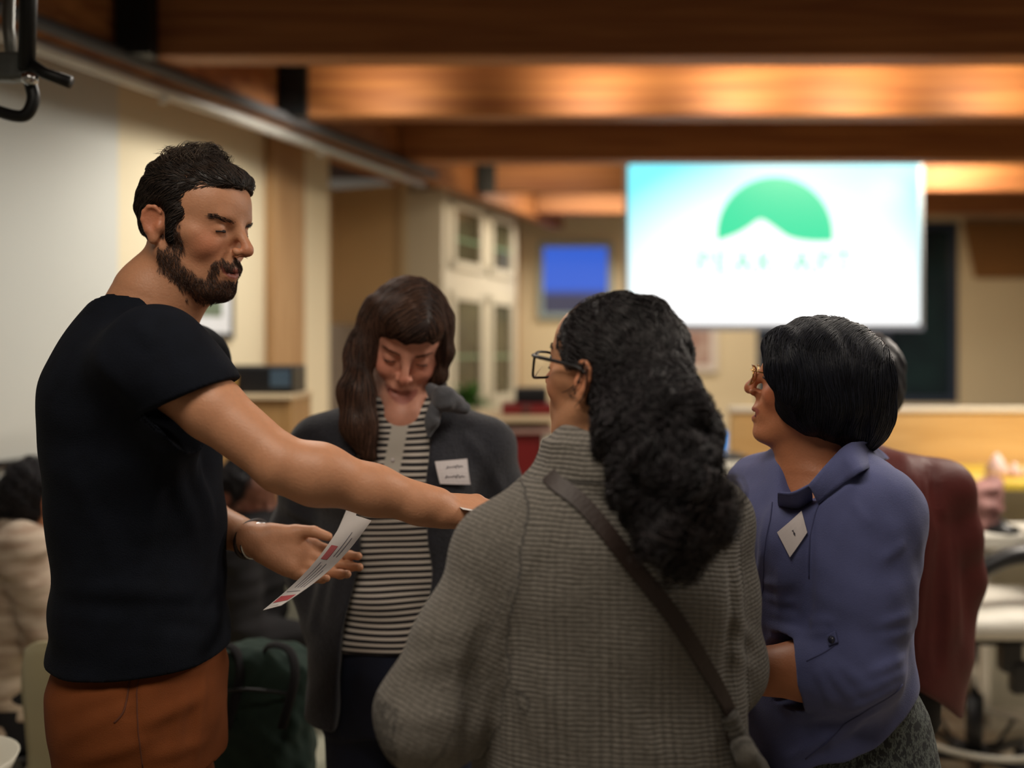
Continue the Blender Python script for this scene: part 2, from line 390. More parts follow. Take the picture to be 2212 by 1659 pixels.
# ------------------------------------------------------------------ strands (hair): many thin tapered tubes in one mesh
def hit(S, px, py, d0=.6, d1=3.0):
    """the point of the solid's surface seen through pixel (px, py)"""
    o = np.array([0, 0, CAMZ]); v = P(px, py, 1.0)-o; v /= np.linalg.norm(v); t = d0
    for _ in range(120):
        e = float(S.ev((o+v*t)[None])[0])
        if e < .0004: break
        t += max(e*.8, .0003)
        if t > d1*1.2: return P(px, py, (d0+d1)/2)
    return o+v*t
def strands(name, S, seeds, flow, parent, m, steps=14, ds=.008, r0=.0007, off=(.0, .004), base=(30, 22, 20), tip=None, vary=.35,
            curl=0, curlf=3, lift=0., seed=1, sides=3, jit=.15, lenvar=.4, keep=None):
    r = np.random.default_rng(seed); X = seeds.copy(); n = len(X); X = X-S.grad(X)*S.ev(X)[:, None]
    offs = r.uniform(off[0], off[1], n); path = []
    jd = r.normal(size=(n, 3))*jit; ln = r.uniform(1-lenvar, 1, n); prev = None
    for i in range(steps):
        G = S.grad(X); path.append(X+G*(offs*(1 if i else .2)+lift*i/steps)[:, None])
        D = flow(X, i/steps)+jd
        D = D-G*(D*G).sum(1)[:, None]; D /= np.linalg.norm(D, axis=1)[:, None]+1e-9
        if prev is not None: D = D*.6+prev*.4; D /= np.linalg.norm(D, axis=1)[:, None]+1e-9
        prev = D; X = X+D*(ds*ln)[:, None]
        d = S.ev(X); G = S.grad(X); X = X-G*np.clip(d, -.01, .01)[:, None]
    Pth = np.stack(path, 1)                                   # n x steps x 3
    if curl:
        T = np.gradient(Pth, axis=1); T /= np.linalg.norm(T, axis=2)[..., None]+1e-9
        U = np.cross(T, np.array([.3, .5, .8])); U /= np.linalg.norm(U, axis=2)[..., None]+1e-9; W = np.cross(T, U)
        t = np.linspace(0, 1, steps)[None, :]*2*np.pi*curlf*r.uniform(.7, 1.3, n)[:, None]+r.uniform(0, 6.28, n)[:, None]
        a = curl*r.uniform(.4, 1.2, n)[:, None]*np.minimum(1, np.linspace(0, 3, steps))[None, :]
        Pth = Pth+(a*np.cos(t))[..., None]*U+(a*np.sin(t))[..., None]*W
    T = np.gradient(Pth, axis=1); T /= np.linalg.norm(T, axis=2)[..., None]+1e-9
    U = np.cross(T, np.array([.21, .45, .87])); U /= np.linalg.norm(U, axis=2)[..., None]+1e-9; W = np.cross(T, U)
    rad = r0*np.minimum(1, (1-np.linspace(0, 1, steps))*2.2+.12)
    V = np.stack([Pth+rad[None, :, None]*(math.cos(a)*U+math.sin(a)*W) for a in np.arange(sides)*2*np.pi/sides], 2)
    idx = np.arange(n*steps*sides).reshape(n, steps, sides); F = []
    for k_ in range(sides):
        k2 = (k_+1) % sides; F.append(np.stack([idx[:, :-1, k_], idx[:, :-1, k2], idx[:, 1:, k2], idx[:, 1:, k_]], -1).reshape(-1, 4))
    F = np.concatenate(F)
    c0 = np.array(s2l(base)); c1 = np.array(s2l(tip or base)); u = r.uniform(1-vary, 1+vary, (n, 1, 1))
    g = r.random((n, 1, 1))*np.ones((1, steps, 1)); c = (c0*(1-g)+c1*g)*u
    c = np.repeat(c[:, :, None, :], sides, 2)
    return mesh_obj(name, V.reshape(-1, 3), F, m, parent, True, c.reshape(-1, 3))
def pick(V, mask, n, seed=0):
    r = np.random.default_rng(seed); I = np.nonzero(mask)[0]
    return V[r.choice(I, n)]+r.normal(size=(n, 3))*.001
# ------------------------------------------------------------------ the room
def st(name, mb, m, **k): o = mb.build(name, m, None, **k); o['kind'] = 'structure'; return o
CEIL = 3.25
U = np.array([.413, 1, 0]); U = U/np.linalg.norm(U); NW = np.array([U[1], -U[0], 0])     # left wall direction, and its normal into the room
W0 = np.array([.02, 9.0, 0])                                                              # the far corner of the left wall
def WL(d, z, off=0.): p = W0+U*((d-9.0)/U[1]); q = p+NW*off; return np.array([q[0], q[1], z])
def wall_x(d): return .02-.413*(9-d)
def wslab(mb, d0, d1, z0, z1, o0, o1):
    """box along the left wall from depth d0 to d1, standing off it by o0..o1"""
    b = [WL(d0, z0, o0), WL(d1, z0, o0), WL(d1, z0, o1), WL(d0, z0, o1)]
    return mb.prism(b, (0, 0, z1-z0))
st('floor', MB().box((-6, -3, -.1), (8, 9.3, 0)), M['floor'])
st('ceiling', MB().box((-6, -3, CEIL), (8, 9.3, CEIL+.1)), M['ceiling'])
# back wall, with the opening of the dark window
bx0, bx1, bz0, bz1 = 2.38, 4.33, 1.02, 2.78
b = MB(); b.box((-.3, 9.0, 0), (bx0, 9.15, CEIL)); b.box((bx1, 9.0, 0), (8, 9.15, CEIL)); b.box((bx0, 9.0, 0), (bx1, 9.15, bz0)); b.box((bx0, 9.0, bz1), (bx1, 9.15, CEIL))
st('wall_back', b, M['cream_wall'])
# left wall: whiteboard bay, two cream bays, alcove bay, cabinet bay
b = MB(); wslab(b, -2.5, 4.41, 0, 2.8, -.12, 0); st('wall_left', b, M['grey_wall'])
b = MB(); wslab(b, 4.41, 6.06, 0, 2.8, -.12, -.004); wslab(b, 7.03, 9.05, 0, 2.8, -.12, 0); st('wall_left_rear', b, M['cream_wall'])
b = MB(); wslab(b, 6.0, 7.2, 0, 2.8, -.75, -.65); b.prism([WL(7.03, 0, -.75), WL(7.10, 0, -.75), WL(7.10, 0, -.05), WL(7.03, 0, -.05)], (0, 0, 2.8)); st('wall_alcove', b, M['tan_wall'])
b = MB(); wslab(b, 6.0, 6.06, 0, 2.8, -.75, -.12); st('wall_alcove_side', b, M['cream_wall'])
b = MB(); wslab(b, -2.5, 9.0, 2.8, CEIL, -.1, .0); st('trim_1', b, M['beam'])
b = MB(); wslab(b, -2.5, 4.41, .98, 1.0, 0, .05); wslab(b, -2.5, 4.41, 1.045, 1.07, 0, .03); st('trim_2', b, M['blk_plastic'])
b = MB(); wslab(b, 4.41, 6.0, .0, .1, 0, .015); st('baseboard_left', b, M['post'])
# posts
b = MB(); b.box((-.05, 8.86, 0), (.07, 8.995, 2.8), .004); st('trim_3', b, M['post'])
b = MB(); wslab(b, 5.44, 5.60, 0, 2.8, 0, .05); wslab(b, 5.62, 5.76, 0, 2.8, 0, .035); st('trim_4', b, M['post'])
# ceiling beams
bi = 0
for y, bot in [(3.75, 2.72), (4.70, 2.72), (5.80, 2.72), (6.90, 2.72), (8.0, 2.72)]:
    bi += 1
    b = MB(); b.box((wall_x(y)+.60, y, bot), (7.5, y+.14, CEIL-.001), .006)
    o = st('beam' if bi == 1 else 'beam', b, M['beam']); 
b = MB(); wslab(b, -2.5, 8.9, 2.68, CEIL-.001, .43, .545); st('beam', b, M['beam'])
# hangers at the wall end of the near beams
for (x, y) in [(-1.50, 3.66), (-1.10, 4.64), (-.19, 6.84)]:
    o = empty('beam_hanger', (x, y, 2.72), None, None)
    b = MB(); b.box((x-.07, y, 2.70), (x+.07, y+.088 if y < 4 else y+.058, CEIL-.002), .003); b.build('plate', M['blk_metal'], o)
    for z in (2.8, 2.95, 3.1): MB().lathe((x, y-.004, z), [(.012, -.006), (.012, .006)], 10).build('bolt', M['blk_metal'], o)
    lab = {-1.50: 'black steel beam hanger at the end of the nearest ceiling beam', -1.10: 'black steel hanger at the wall end of the brightly lit second beam', -.19: 'small dark beam hanger above the white wall cabinets'}[x]
    tag(o, lab, 'bracket', 'beam hangers along the wall')
# conduits on the trim
o = empty('conduit', WL(3.6, 2.90, .1), 'long grey metal conduit running along the wooden header above the wall', 'pipe')
MB().tube([WL(d, 2.648, .49) for d in np.linspace(2.2, 6.4, 12)], .028, 14).build('pipe', M['conduit'], o, True)
for d in (4.2, 5.3): MB().tube([WL(d, 2.60, .49), WL(d, 2.70, .49)], .016, 8).build('hanger_strap', M['conduit'], o, True)
o = MB().tube([WL(d, 2.70, .585) for d in np.linspace(2.2, 6.4, 12)], .026, 12).build('cable_duct', mat('dark_duct', (70, 68, 68), .6), None, True); tag(o, 'dark cable duct lying just above the grey conduit', 'duct')
# ------------------------------------------------------------------ things on the left wall
o = empty('picture_frame', WL(5.0, 1.5, .02), 'black framed picture with a white mount on the cream wall behind the bearded man', 'picture')
def on_wall(px, z, off):
    """point on the plane parallel to the left wall at off, in pixel column px"""
    k = (px-1106)/FPX; o0 = W0+NW*off; t = (o0[0]-k*o0[1])/(k*U[1]-U[0]); q = o0+U*t; return np.array([q[0], q[1], z])
def wrect(mb, px0, px1, y0, y1, off, th, zof=0):
    a = on_wall(px0, 0, off); c = on_wall(px1, 0, off); dm = (a[1]+c[1])/2
    z1 = CAMZ-(y0-HOR)/FPX*dm; z0 = CAMZ-(y1-HOR)/FPX*dm
    a[2] = c[2] = z0; v = -NW*th
    return mb.prism([a, c, c+v, a+v], (0, 0, z1-z0)), a, c, z0, z1
b = MB(); wrect(b, 330, 506, 575, 731, .03, .03); b.build('frame', M['blk_plastic'], o)
b = MB(); wrect(b, 342, 498, 588, 718, .036, .01); b.build('mount', mat('mount_board', (222, 224, 228), .6), o)
b = MB(); wrect(b, 375, 480, 612, 682, .040, .004); b.build('photo_print', mat('print_photo', (130, 140, 122), .5, rgb2=(84, 100, 74), vscale=14), o)
# cabinets
o = empty('wall_cabinet', WL(7.6, 0, .0), 'tall white built-in cabinet with glazed doors on the wall behind the striped-shirt woman', 'cabinet')
b = MB(); wslab(b, 7.03, 8.38, 0, 2.74, .0, .30); b.build('body', M['cabinet'], o)
for (d0, d1, z0, z1) in [(7.12, 7.70, 2.16, 2.68), (7.78, 8.30, 2.16, 2.68), (7.12, 7.70, 1.10, 1.98), (7.78, 8.30, 1.10, 1.98), (7.12, 7.70, .1, 1.02), (7.78, 8.30, .1, 1.02)]:
    b = MB(); wslab(b, d0, d1, z0, z0+.06, .30, .325); wslab(b, d0, d1, z1-.06, z1, .30, .325); wslab(b, d0, d0+.07, z0, z1, .30, .325); wslab(b, d1-.07, d1, z0, z1, .30, .325)
    if z1 < 1.05: wslab(b, d0, d1, z0, z1, .30, .315)
    dr = b.build('door', M['cabinet'], o)
    if z1 > 1.05:
        b = MB(); wslab(b, d0+.07, d1-.07, z0+.06, z1-.06, .301, .306); b.build('pane', mat('dark_pane', (62, 58, 44), .15, rgb2=(96, 96, 76), vscale=3), dr)
        b = MB(); zz = z0+(z1-z0)*.42; wslab(b, d0+.07, d1-.07, zz, zz+.025, .306, .310); b.build('shelf_edge', mat('glass_shelf_edge', (120, 150, 120), .3), dr)
# thermostat
o = MB(); p = on_wall(1053, 1.51, .02); o.lathe((p[0], p[1], p[2]), [(.03, -.055), (.045, -.03), (.045, .03), (.03, .055)], 16)
tag(o.build('thermostat', mat('thermostat_grey', (150, 130, 122), .5), None, True), 'small round thermostat on the cream wall beside the corner post', 'thermostat')
# potted plant
c = P(1012, 850, 6.6)
o = empty('potted_plant', (c[0], c[1], 1.0), 'green potted plant on a stand below the white wall cabinet', 'plant')
b = MB().lathe((c[0], c[1], .98), [(.07, 0), (.09, .14), (.10, .15), (.085, .15)], 18); b.build('pot', M['cabinet'], o, True)
V = []; F = []; r = np.random.default_rng(3)
for i in range(150):
    a = r.uniform(0, 6.28); e = r.uniform(.1, 1.5); L = r.uniform(.10, .26); dr = np.array([math.cos(a)*math.cos(e), math.sin(a)*math.cos(e), math.sin(e)])
    sd = np.cross(dr, [0, 0, 1.]); sd /= np.linalg.norm(sd)+1e-6; b0 = np.array([c[0], c[1], 1.12]); n = len(V)
    mid = b0+dr*L*.55+np.array([0, 0, .02]); V += [b0, mid+sd*.02, b0+dr*L-np.array([0, 0, .03]), mid-sd*.02]; F.append([n, n+1, n+2, n+3])
mesh_obj('foliage', V, F, mat('leaf_green', (74, 120, 52), .5, var=.3), o, False)
b = MB().lathe((c[0], c[1], 0), [(.16, 0), (.15, .02), (.03, .05), (.03, .94), (.14, .96), (.14, .98)], 18)
tag(b.build('plant_stand', M['post'], None, True), 'slim round wooden stand carrying the green plant', 'stand')
# alcove: grey cabinet low in it
b = MB(); wslab(b, 6.35, 6.95, 0, 1.72, -.62, -.3); tag(b.build('filing_cabinet', mat('grey_metal', (120, 108, 96), .5, var=.1)), 'grey brown cupboard standing in the tan alcove', 'cabinet')
# ------------------------------------------------------------------ back wall
def brect(px0, px1, y0, y1, d): a = P(px0, y1, d); c_ = P(px1, y0, d); return a[0], c_[0], a[2], c_[2]
x0, x1, z0, z1 = brect(1163, 1322, 524, 688, 8.97)
b = MB(); t = .05
b.box((x0, 8.93, z0), (x0+t, 9.0, z1)); b.box((x1-t, 8.93, z0), (x1, 9.0, z1)); b.box((x0+t, 8.93, z0), (x1-t, 9.0, z0+t)); b.box((x0+t, 8.93, z1-t), (x1-t, 9.0, z1))
o = empty('wall_display', ((x0+x1)/2, 8.97, z0), 'wall display with a pale frame showing a deep blue picture, dark along its bottom', 'screen')
b.build('frame', mat('pale_blue_frame', (150, 172, 178), .4), o)
m, nt, bs = new_mat('display_picture'); L = nt.links
tc = nt.nodes.new('ShaderNodeTexCoord'); sp = nt.nodes.new('ShaderNodeSeparateXYZ'); rp = nt.nodes.new('ShaderNodeMapRange'); cr = nt.nodes.new('ShaderNodeValToRGB')
L.new(tc.outputs['Object'], sp.inputs[0]); L.new(sp.outputs['Z'], rp.inputs[0]); rp.inputs[1].default_value = 0; rp.inputs[2].default_value = z1-z0; L.new(rp.outputs[0], cr.inputs[0])
e = cr.color_ramp.elements; e[0].position = .30; e[0].color = (*s2l((62, 62, 84)), 1); e[1].position = .40; e[1].color = (*s2l((52, 100, 214)), 1)
bs.inputs['Base Color'].default_value = (0, 0, 0, 1); L.new(cr.outputs[0], bs.inputs['Emission Color']); bs.inputs['Emission Strength'].default_value = .95
MB().box((x0+t, 8.955, z0+t), (x1-t, 8.99, z1-t)).build('picture_surface', m, o)
# dark window
o = empty('window_1', (bx0, 9.0, bz0)); o['kind'] = 'structure'
b = MB(); t = .07
for (a0, a1, c0, c1) in [(bx0, bx0+t, bz0, bz1), (bx1-t, bx1, bz0, bz1), (bx0+t, bx1-t, bz0, bz0+t), (bx0+t, bx1-t, bz1-t, bz1), (3.62, 3.68, bz0+t, bz1-t)]: b.box((a0, 8.99, c0), (a1, 9.08, c1))
b.build('window_frame', mat('dark_blue_frame', (50, 62, 84), .4), o)
MB().box((bx0+t, 9.03, bz0+t), (bx1-t, 9.045, bz1-t)).build('pane', mat('night_pane', (26, 38, 48), .12, rgb2=(34, 56, 62), vscale=2), o)
b = MB().box((bx0-.08, 8.93, bz0-.04), (bx1+.08, 9.0, bz0-.002)).build('window_sill', M['cream_wall'], o)
# brown panel high on the wall, and framed picture
o = MB().prism([P(2085, 478, 8.94), P(2212+90, 478, 8.94), P(2212+90, 600, 8.94), P(2110, 600, 8.94)], (0, .05, 0))
tag(o.build('timber_brace', mat('brown_brace', (140, 98, 52), .6)), 'brown timber brace high on the wall past the projection screen', 'brace')
x0, x1, z0, z1 = brect(1440, 1548, 690, 803, 8.98)
o = empty('picture_frame', ((x0+x1)/2, 8.97, z0), 'white framed picture with a reddish print on the wall under the projection screen', 'picture')
b = MB(); t = .06
b.box((x0, 8.95, z0), (x0+t, 9.0, z1)); b.box((x1-t, 8.95, z0), (x1, 9.0, z1)); b.box((x0+t, 8.95, z0), (x1-t, 9.0, z0+t)); b.box((x0+t, 8.95, z1-t), (x1-t, 9.0, z1)); b.build('frame', mat('white_frame', (226, 220, 216), .5), o)
MB().box((x0+t, 8.97, z0+t), (x1-t, 8.995, z1-t)).build('print', mat('red_brown_print', (150, 110, 100), .6, rgb2=(196, 178, 170), vscale=5), o)
# ------------------------------------------------------------------ projection screen with the slide
SD = 6.72
x0, x1, z0, z1 = brect(1352, 1992, 336, 700, SD)
o = empty('projection_screen', ((x0+x1)/2, SD, z1), 'large bright projection screen showing a green half-round emblem', 'screen')
b = MB().box((x0-.10, SD-.04, z1), (x1+.06, SD+.06, z1+.10), .01); b.build('housing', mat('grey_housing', (120, 112, 108), .5), o)
MB().box((x0-.01, SD+.004, z0-.02), (x1+.01, SD+.010, z1)).build('screen_cloth', mat('grey_border', (128, 134, 140), .6), o)
MB().box((x0-.01, SD-.008, z0-.045), (x1+.01, SD+.016, z0-.02), .004).build('bottom_bar', mat('grey_bar', (110, 120, 140), .5), o)
m, nt, bs = new_mat('slide'); L = nt.links; bs.inputs['Base Color'].default_value = (0, 0, 0, 1)
tc = nt.nodes.new('ShaderNodeTexCoord'); mp = nt.nodes.new('ShaderNodeMapping')
cxs, czs = 0.0, -(z1-z0)/2
L.new(tc.outputs['Object'], mp.inputs[0]); mp.inputs['Location'].default_value = (0, 0, .95); mp.inputs['Scale'].default_value = (.62, 0, .72)
gr = nt.nodes.new('ShaderNodeVectorMath'); gr.operation = 'LENGTH'; cr = nt.nodes.new('ShaderNodeValToRGB')
L.new(mp.outputs[0], gr.inputs[0]); L.new(gr.outputs['Value'], cr.inputs[0])
e = cr.color_ramp.elements; e[0].position = .62; e[0].color = (1, 1, 1, 1); e[1].position = 1.0; e[1].color = (*s2l((120, 240, 255)), 1)
L.new(cr.outputs[0], bs.inputs['Emission Color']); bs.inputs['Emission Strength'].default_value = 1.35
s0 = MB().box((x0+.02, SD, z0), (x1-.02, SD+.004, z1)); so = s0.build('slide_surface', m, o)
# emblem: half disc with a white mountain cut into its base
def sp2(px, py): p = P(px, py, SD); return p
ec = (1674, 508); R_ = 126; th = np.linspace(math.radians(-6), math.radians(186), 40)
arc = [(ec[0]+R_*math.cos(a), ec[1]-R_*math.sin(a)) for a in th]
low = spline([(arc[-1][0], arc[-1][1]), (1590, 506), (1618, 490), (1644, 474), (1672, 490), (1705, 512), (1750, 521), (arc[0][0], arc[0][1])], 6)[1:-1]
poly = [np.array(P(a, b_, SD-.006)) for a, b_ in arc]+[np.array(P(a, b_, SD-.006)) for a, b_ in low]
bm = bmesh.new(); vs = [bm.verts.new(Vector(map(float, p))) for p in poly]; fc = bm.faces.new(vs); bmesh.ops.triangulate(bm, faces=[fc])
ex = bmesh.ops.extrude_face_region(bm, geom=bm.faces[:]); bmesh.ops.translate(bm, vec=(0, .004, 0), verts=[g for g in ex['geom'] if isinstance(g, bmesh.types.BMVert)])
V = [v.co.copy() for v in bm.verts]; F = [[v.index for v in f.verts] for f in bm.faces]; bm.verts.index_update(); F = [[v.index for v in f.verts] for f in bm.faces]; bm.free()
mesh_obj('emblem', V, F, emit('emblem_green', (24, 228, 164), 1.0), o, False)
# lettering below the emblem (only partly readable in the photo)
def letters(name, text, p, size, m, parent, ext=.002, rot=(math.pi/2, 0, 0), sx=1.0, align='CENTER'):
    cu = bpy.data.curves.new(name, 'FONT'); cu.body = text; cu.size = size; cu.align_x = align; cu.extrude = ext; cu.space_character = 1.12
    to = bpy.data.objects.new(name, cu); COL.objects.link(to); bpy.context.view_layer.update()
    me = bpy.data.meshes.new_from_object(to.evaluated_get(bpy.context.evaluated_depsgraph_get())); bpy.data.objects.remove(to)
    R = Matrix.Rotation(0, 4, 'X'); from mathutils import Euler
    R = Euler(rot).to_matrix(); V = [R @ Vector((v.co.x*sx, v.co.y, v.co.z))+Vector([float(q) for q in p]) for v in me.vertices]; F = [list(f.vertices) for f in me.polygons]
    bpy.data.meshes.remove(me); return mesh_obj(name, V, F, m, parent, False)
pm = emit('lettering_green', (96, 222, 186), 1.0)
letters('lettering', 'PEAK APT', P(1672, 592, SD-.004), .25, pm, o, sx=.96)
for sx_ in (x0+.15, x1-.15): MB().tube([(sx_, SD+.01, z1+.1), (sx_, SD+.01, CEIL)], .006, 8).build('hanging_rod', M['blk_metal'], o, True)
letters('lettering', 'DESIGN', P(1650, 606, SD-.004), .0001, pm, o) if False else None
# ------------------------------------------------------------------ right side: desks, partition
PD = 4.3
x0, x1, z0, z1 = brect(1580, 2700, 890, 1100, PD)
o = empty('desk_partition', (x0, PD, 0), 'long maple veneered desk partition with a pale top edge across the room', 'partition')
MB().box((x0, PD, .62), (x1, PD+.04, z1)).build('panel', M['maple'], o)
MB().box((x0-.01, PD-.012, z1), (x1, PD+.052, z1+.022), .004).build('top_edge', mat('pale_edge', (226, 214, 192), .4), o)
MB().box((x0, PD+.005, 0), (x1, PD+.035, .62)).build('lower_panel', M['ply'], o)
# yellow edged desk behind
o = empty('desk', (2.45, 3.75, 0), 'desk with a yellow edge standing in front of the maple partition', 'desk')
x0, x1, z0, z1 = brect(2120, 2640, 1040, 1056, 3.72)
MB().box((x0, 3.68, z0), (x1, PD-.02, z1), .004).build('desk_top', mat('yellow_edge', (204, 176, 60), .4), o)
MB().box((x0+.03, 3.95, 0), (x1, 3.97, z0)).build('modesty_panel', mat('pale_panel', (186, 180, 160), .5, var=.1, vscale=3, stretch=(9, 1, 1)), o)
MB().box((x0+.01, 3.75, 0), (x0+.05, 4.2, z0)).build('leg', M['chrome'], o)
b = MB()
for (px, py, s) in [(2154, 1012, .05), (2192, 1020, .03), (2216, 1026, .025)]:
    p = P(px, 1040, 3.85); o2 = MB().lathe((p[0], p[1], z1), [(s*.8, 0), (s, s*.6), (s*.5, s*1.4), (.006, s*2)], 12)
    o2 = o2.build('paper_bag' if s == .05 else ('tissue_pack' if s == .03 else 'food_tub'), mat('pinkish', (226, 190, 180), .5) if s > .026 else M['pale_wood'], None, True)
    tag(o2, {.05: 'crumpled pink and white bag on the yellow edged desk', .03: 'small white pack beside the pink bag on the yellow edged desk', .025: 'low pale tub at the end of the items on the yellow edged desk'}[s], {.05: 'bag', .03: 'tissue', .025: 'tub'}[s])
# pinkish bag/stuff by the coat
p = P(2122, 1100, 3.52)
S = Solid(p); S.ell((0, 0, 0), (.075, .06, .10), .02); S.ell((.03, 0, .08), (.05, .04, .05), .03); S.ell((-.04, 0, -.1), (.05, .05, .08), .03); S.disp = lambda X: .006*waves(X, 14, 4)
o = empty('flower_bouquet', p, 'blurred pinkish bundle standing on the white table beyond the maroon jacket', 'bundle')
solid_obj('wrapping', S, .006, mat('pink_wrapping', (176, 128, 122), .7, rgb2=(110, 70, 66), vscale=14), o)
# white table, blurred, right
o = empty('side_table', P(2180, 1190, 3.3), 'small white table top beside the wheeled chair', 'table')
x0, x1, z0, z1 = brect(2080, 2560, 1168, 1200, 3.3)
MB().box((x0+.12, 3.40, z0), (x1, 3.66, z1), .008).build('table_top', M['seat_white'], o)
MB().tube([(x0+.75, 3.6, z0), (x0+.75, 3.6, .0)], .03, 12).build('column', M['blk_metal'], o, True)
p = P(2165, 1172, 3.46)
o = MB().lathe((p[0], p[1], z1), [(.05, 0), (.058, .005), (.058, .02), (.02, .03), (.004, .05)], 18)
tag(o.build('dish', M['blk_plastic'], None, True), 'small dark dish at the edge of the white side table', 'dish')
# wheeled chair
cx, cy = P(2105, 1600, 3.3)[0], 3.3
o = empty('task_chair', (cx, cy, 0), 'wheeled chair with a white seat, black arm and steel column', 'chair')
sz = P(2105, 1320, 3.3)[2]
S = Solid((cx+.07, cy, sz)); S.box((0, 0, 0), (.25, .24, .04), .038, .01); S.ell((0, 0, .02), (.23, .22, .045), .03); solid_obj('seat', S, .008, M['seat_white'], o)
b = MB().box((cx-.16, cy-.13, sz-.085), (cx+.16, cy+.13, sz-.045), .01); b.box((cx+.02, cy-.16, sz-.17), (cx+.09, cy-.1, sz-.06), .012); b.box((cx+.05, cy-.17, sz-.24), (cx+.12, cy-.12, sz-.13), .012)
b.build('seat_mechanism', M['blk_plastic'], o)
MB().tube([(cx-.0, cy, sz-.05), (cx, cy, .26)], .014, 14).build('gas_column', M['chrome'], o, True)
MB().tube([(cx-.0, cy, .30), (cx, cy, .06)], .03, 14).build('column_sleeve', M['blk_plastic'], o, True)
a = np.linspace(0, 2*np.pi, 41)
V, F = tube_geo([(cx+.235*math.cos(t), cy+.235*math.sin(t), .17) for t in a], .011, 8, False); mesh_obj('foot_ring', V, F, mat('pale_ring', (190, 186, 172), .4), o)
for k in range(5):
    t = k*2*math.pi/5+.5
    b = MB().tube([(cx, cy, .09), (cx+.28*math.cos(t), cy+.28*math.sin(t), .075)], [.026, .016], 10); b.tube([(cx+.12*math.cos(t), cy+.12*math.sin(t), .09), (cx+.235*math.cos(t), cy+.235*math.sin(t), .168)], .008, 6)
    lg = b.build('base_spoke', M['blk_plastic'], o, True)
    b = MB(); q = np.array([cx+.28*math.cos(t), cy+.28*math.sin(t), .03]); sd = np.array([-math.sin(t), math.cos(t), 0])*.018; b.tube([q-sd, q+sd], .03, 14); b.build('caster', M['blk_plastic'], lg, True)
arm = spline([P(2000, 1330, 3.18), P(2075, 1290, 3.18), P(2120, 1232, 3.18), P(2190, 1200, 3.18), P(2290, 1196, 3.2)], 8)
V, F = tube_geo(arm, np.linspace(.022, .036, len(arm)), 12); mesh_obj('armrest', V, F, M['blk_plastic'], o)
S = Solid((cx+.36, cy-.02, sz+.14)); S.box((0, 0, .1), (.03, .2, .26), .028, .01); S.cone((0, 0, -.18), (-.12, 0, -.24), .02, .02, .02); solid_obj('backrest', S, .008, M['blk_plastic'], o)
# laptop (blue glow) and box behind the pony tail
p = P(1560, 955, 4.0)
o = empty('laptop', (p[0], 4.0, p[2]-.03), 'open laptop with a bright blue screen behind the grey-sweater woman', 'laptop')
MB().box((p[0]-.16, 3.94, p[2]-.075), (p[0]+.10, 4.14, p[2]-.055), .004).build('base', M['blk_plastic'], o)
MB().prism([(p[0]-.14, 4.13, p[2]-.05), (p[0]+.05, 4.13, p[2]-.05), (p[0]+.06, 4.16, p[2]+.03), (p[0]-.12, 4.16, p[2]+.03)], (0, .008, 0)).build('screen', emit('blue_screen', (92, 160, 236), 1.0), o)
o = empty('worktable', (p[0]-.45, 4.05, 0), 'white worktable carrying the laptop in front of the back wall', 'table')
MB().box((p[0]-.55, 3.8, p[2]-.12), (p[0]+.1, 4.25, p[2]-.076), .004).build('table_top', M['cabinet'], o)
for sx_ in (-.5, .05):
    for sy_ in (3.85, 4.2): MB().tube([(p[0]+sx_, sy_, 0), (p[0]+sx_, sy_, p[2]-.12)], .018, 10).build('leg', M['blk_metal'], o, True)
# ------------------------------------------------------------------ red cabinet, red toolbox, black box (behind the sweater woman's face)
RD = 4.2
x0, x1, z0, z1 = brect(1092, 1172, 935, 1052, RD)
wt = P(1100, 905, RD)[2]
o = empty('red_counter', (x0, RD, 0), 'red fronted counter with a pale worktop behind the sweater woman', 'cabinet')
MB().box((x0-.10, RD, .0), (x1, RD+.5, z1)).build('front_panel', M['red'], o)
MB().box((x1, RD-.01, 0), (x1+.055, RD+.5, z1), .002).build('end_panel', M['cabinet'], o)
MB().box((x0-.14, RD-.03, z1), (x1+.05, RD+.5, z1+.018), .002).build('lower_lip', mat('pinkish_wood', (176, 140, 128), .5), o)
MB().box((x0-.10, RD+.04, z1+.018), (x1+.04, RD+.5, wt-.01)).build('worktop_shade', mat('painted_shade_brown', (110, 84, 58), .6), o)  # brown block, its colour stands in for the shadow below the worktop
MB().box((x0-.14, RD-.04, wt-.012), (x1+.05, RD+.52, wt+.012), .003).build('worktop', M['pale_wood'], o)
x0, x1, z0, z1 = brect(1084, 1172, 872, 905, RD+.1)
o = empty('red_toolbox', ((x0+x1)/2, RD+.1, wt+.012), 'flat red metal box with a label holder on the pale worktop', 'toolbox')
MB().box((x0, RD+.08, wt+.0125), (x1+.05, RD+.34, z1), .006).build('body', M['red'], o)
c = P(1137, 880, RD+.07); MB().box((c[0]-.02, RD+.07, c[2]-.005), (c[0]+.02, RD+.08, c[2]+.006), .002).build('label_holder', M['chrome'], o)
c = P(1135, 891, RD+.07); MB().lathe((c[0], RD+.076, c[2]), [(.008, -.006), (.014, 0), (.008, .006)], 12).build('latch', M['blk_metal'], o, True)
x0, x1, zz0, zz1 = brect(1113, 1164, 838, 872, RD+.15)
o = tag(MB().box((x0, RD+.12, z1+.0005), (x1+.04, RD+.32, zz1), .012).build('camera_case', M['blk_plastic']), 'small black case resting on the red metal box', 'case')
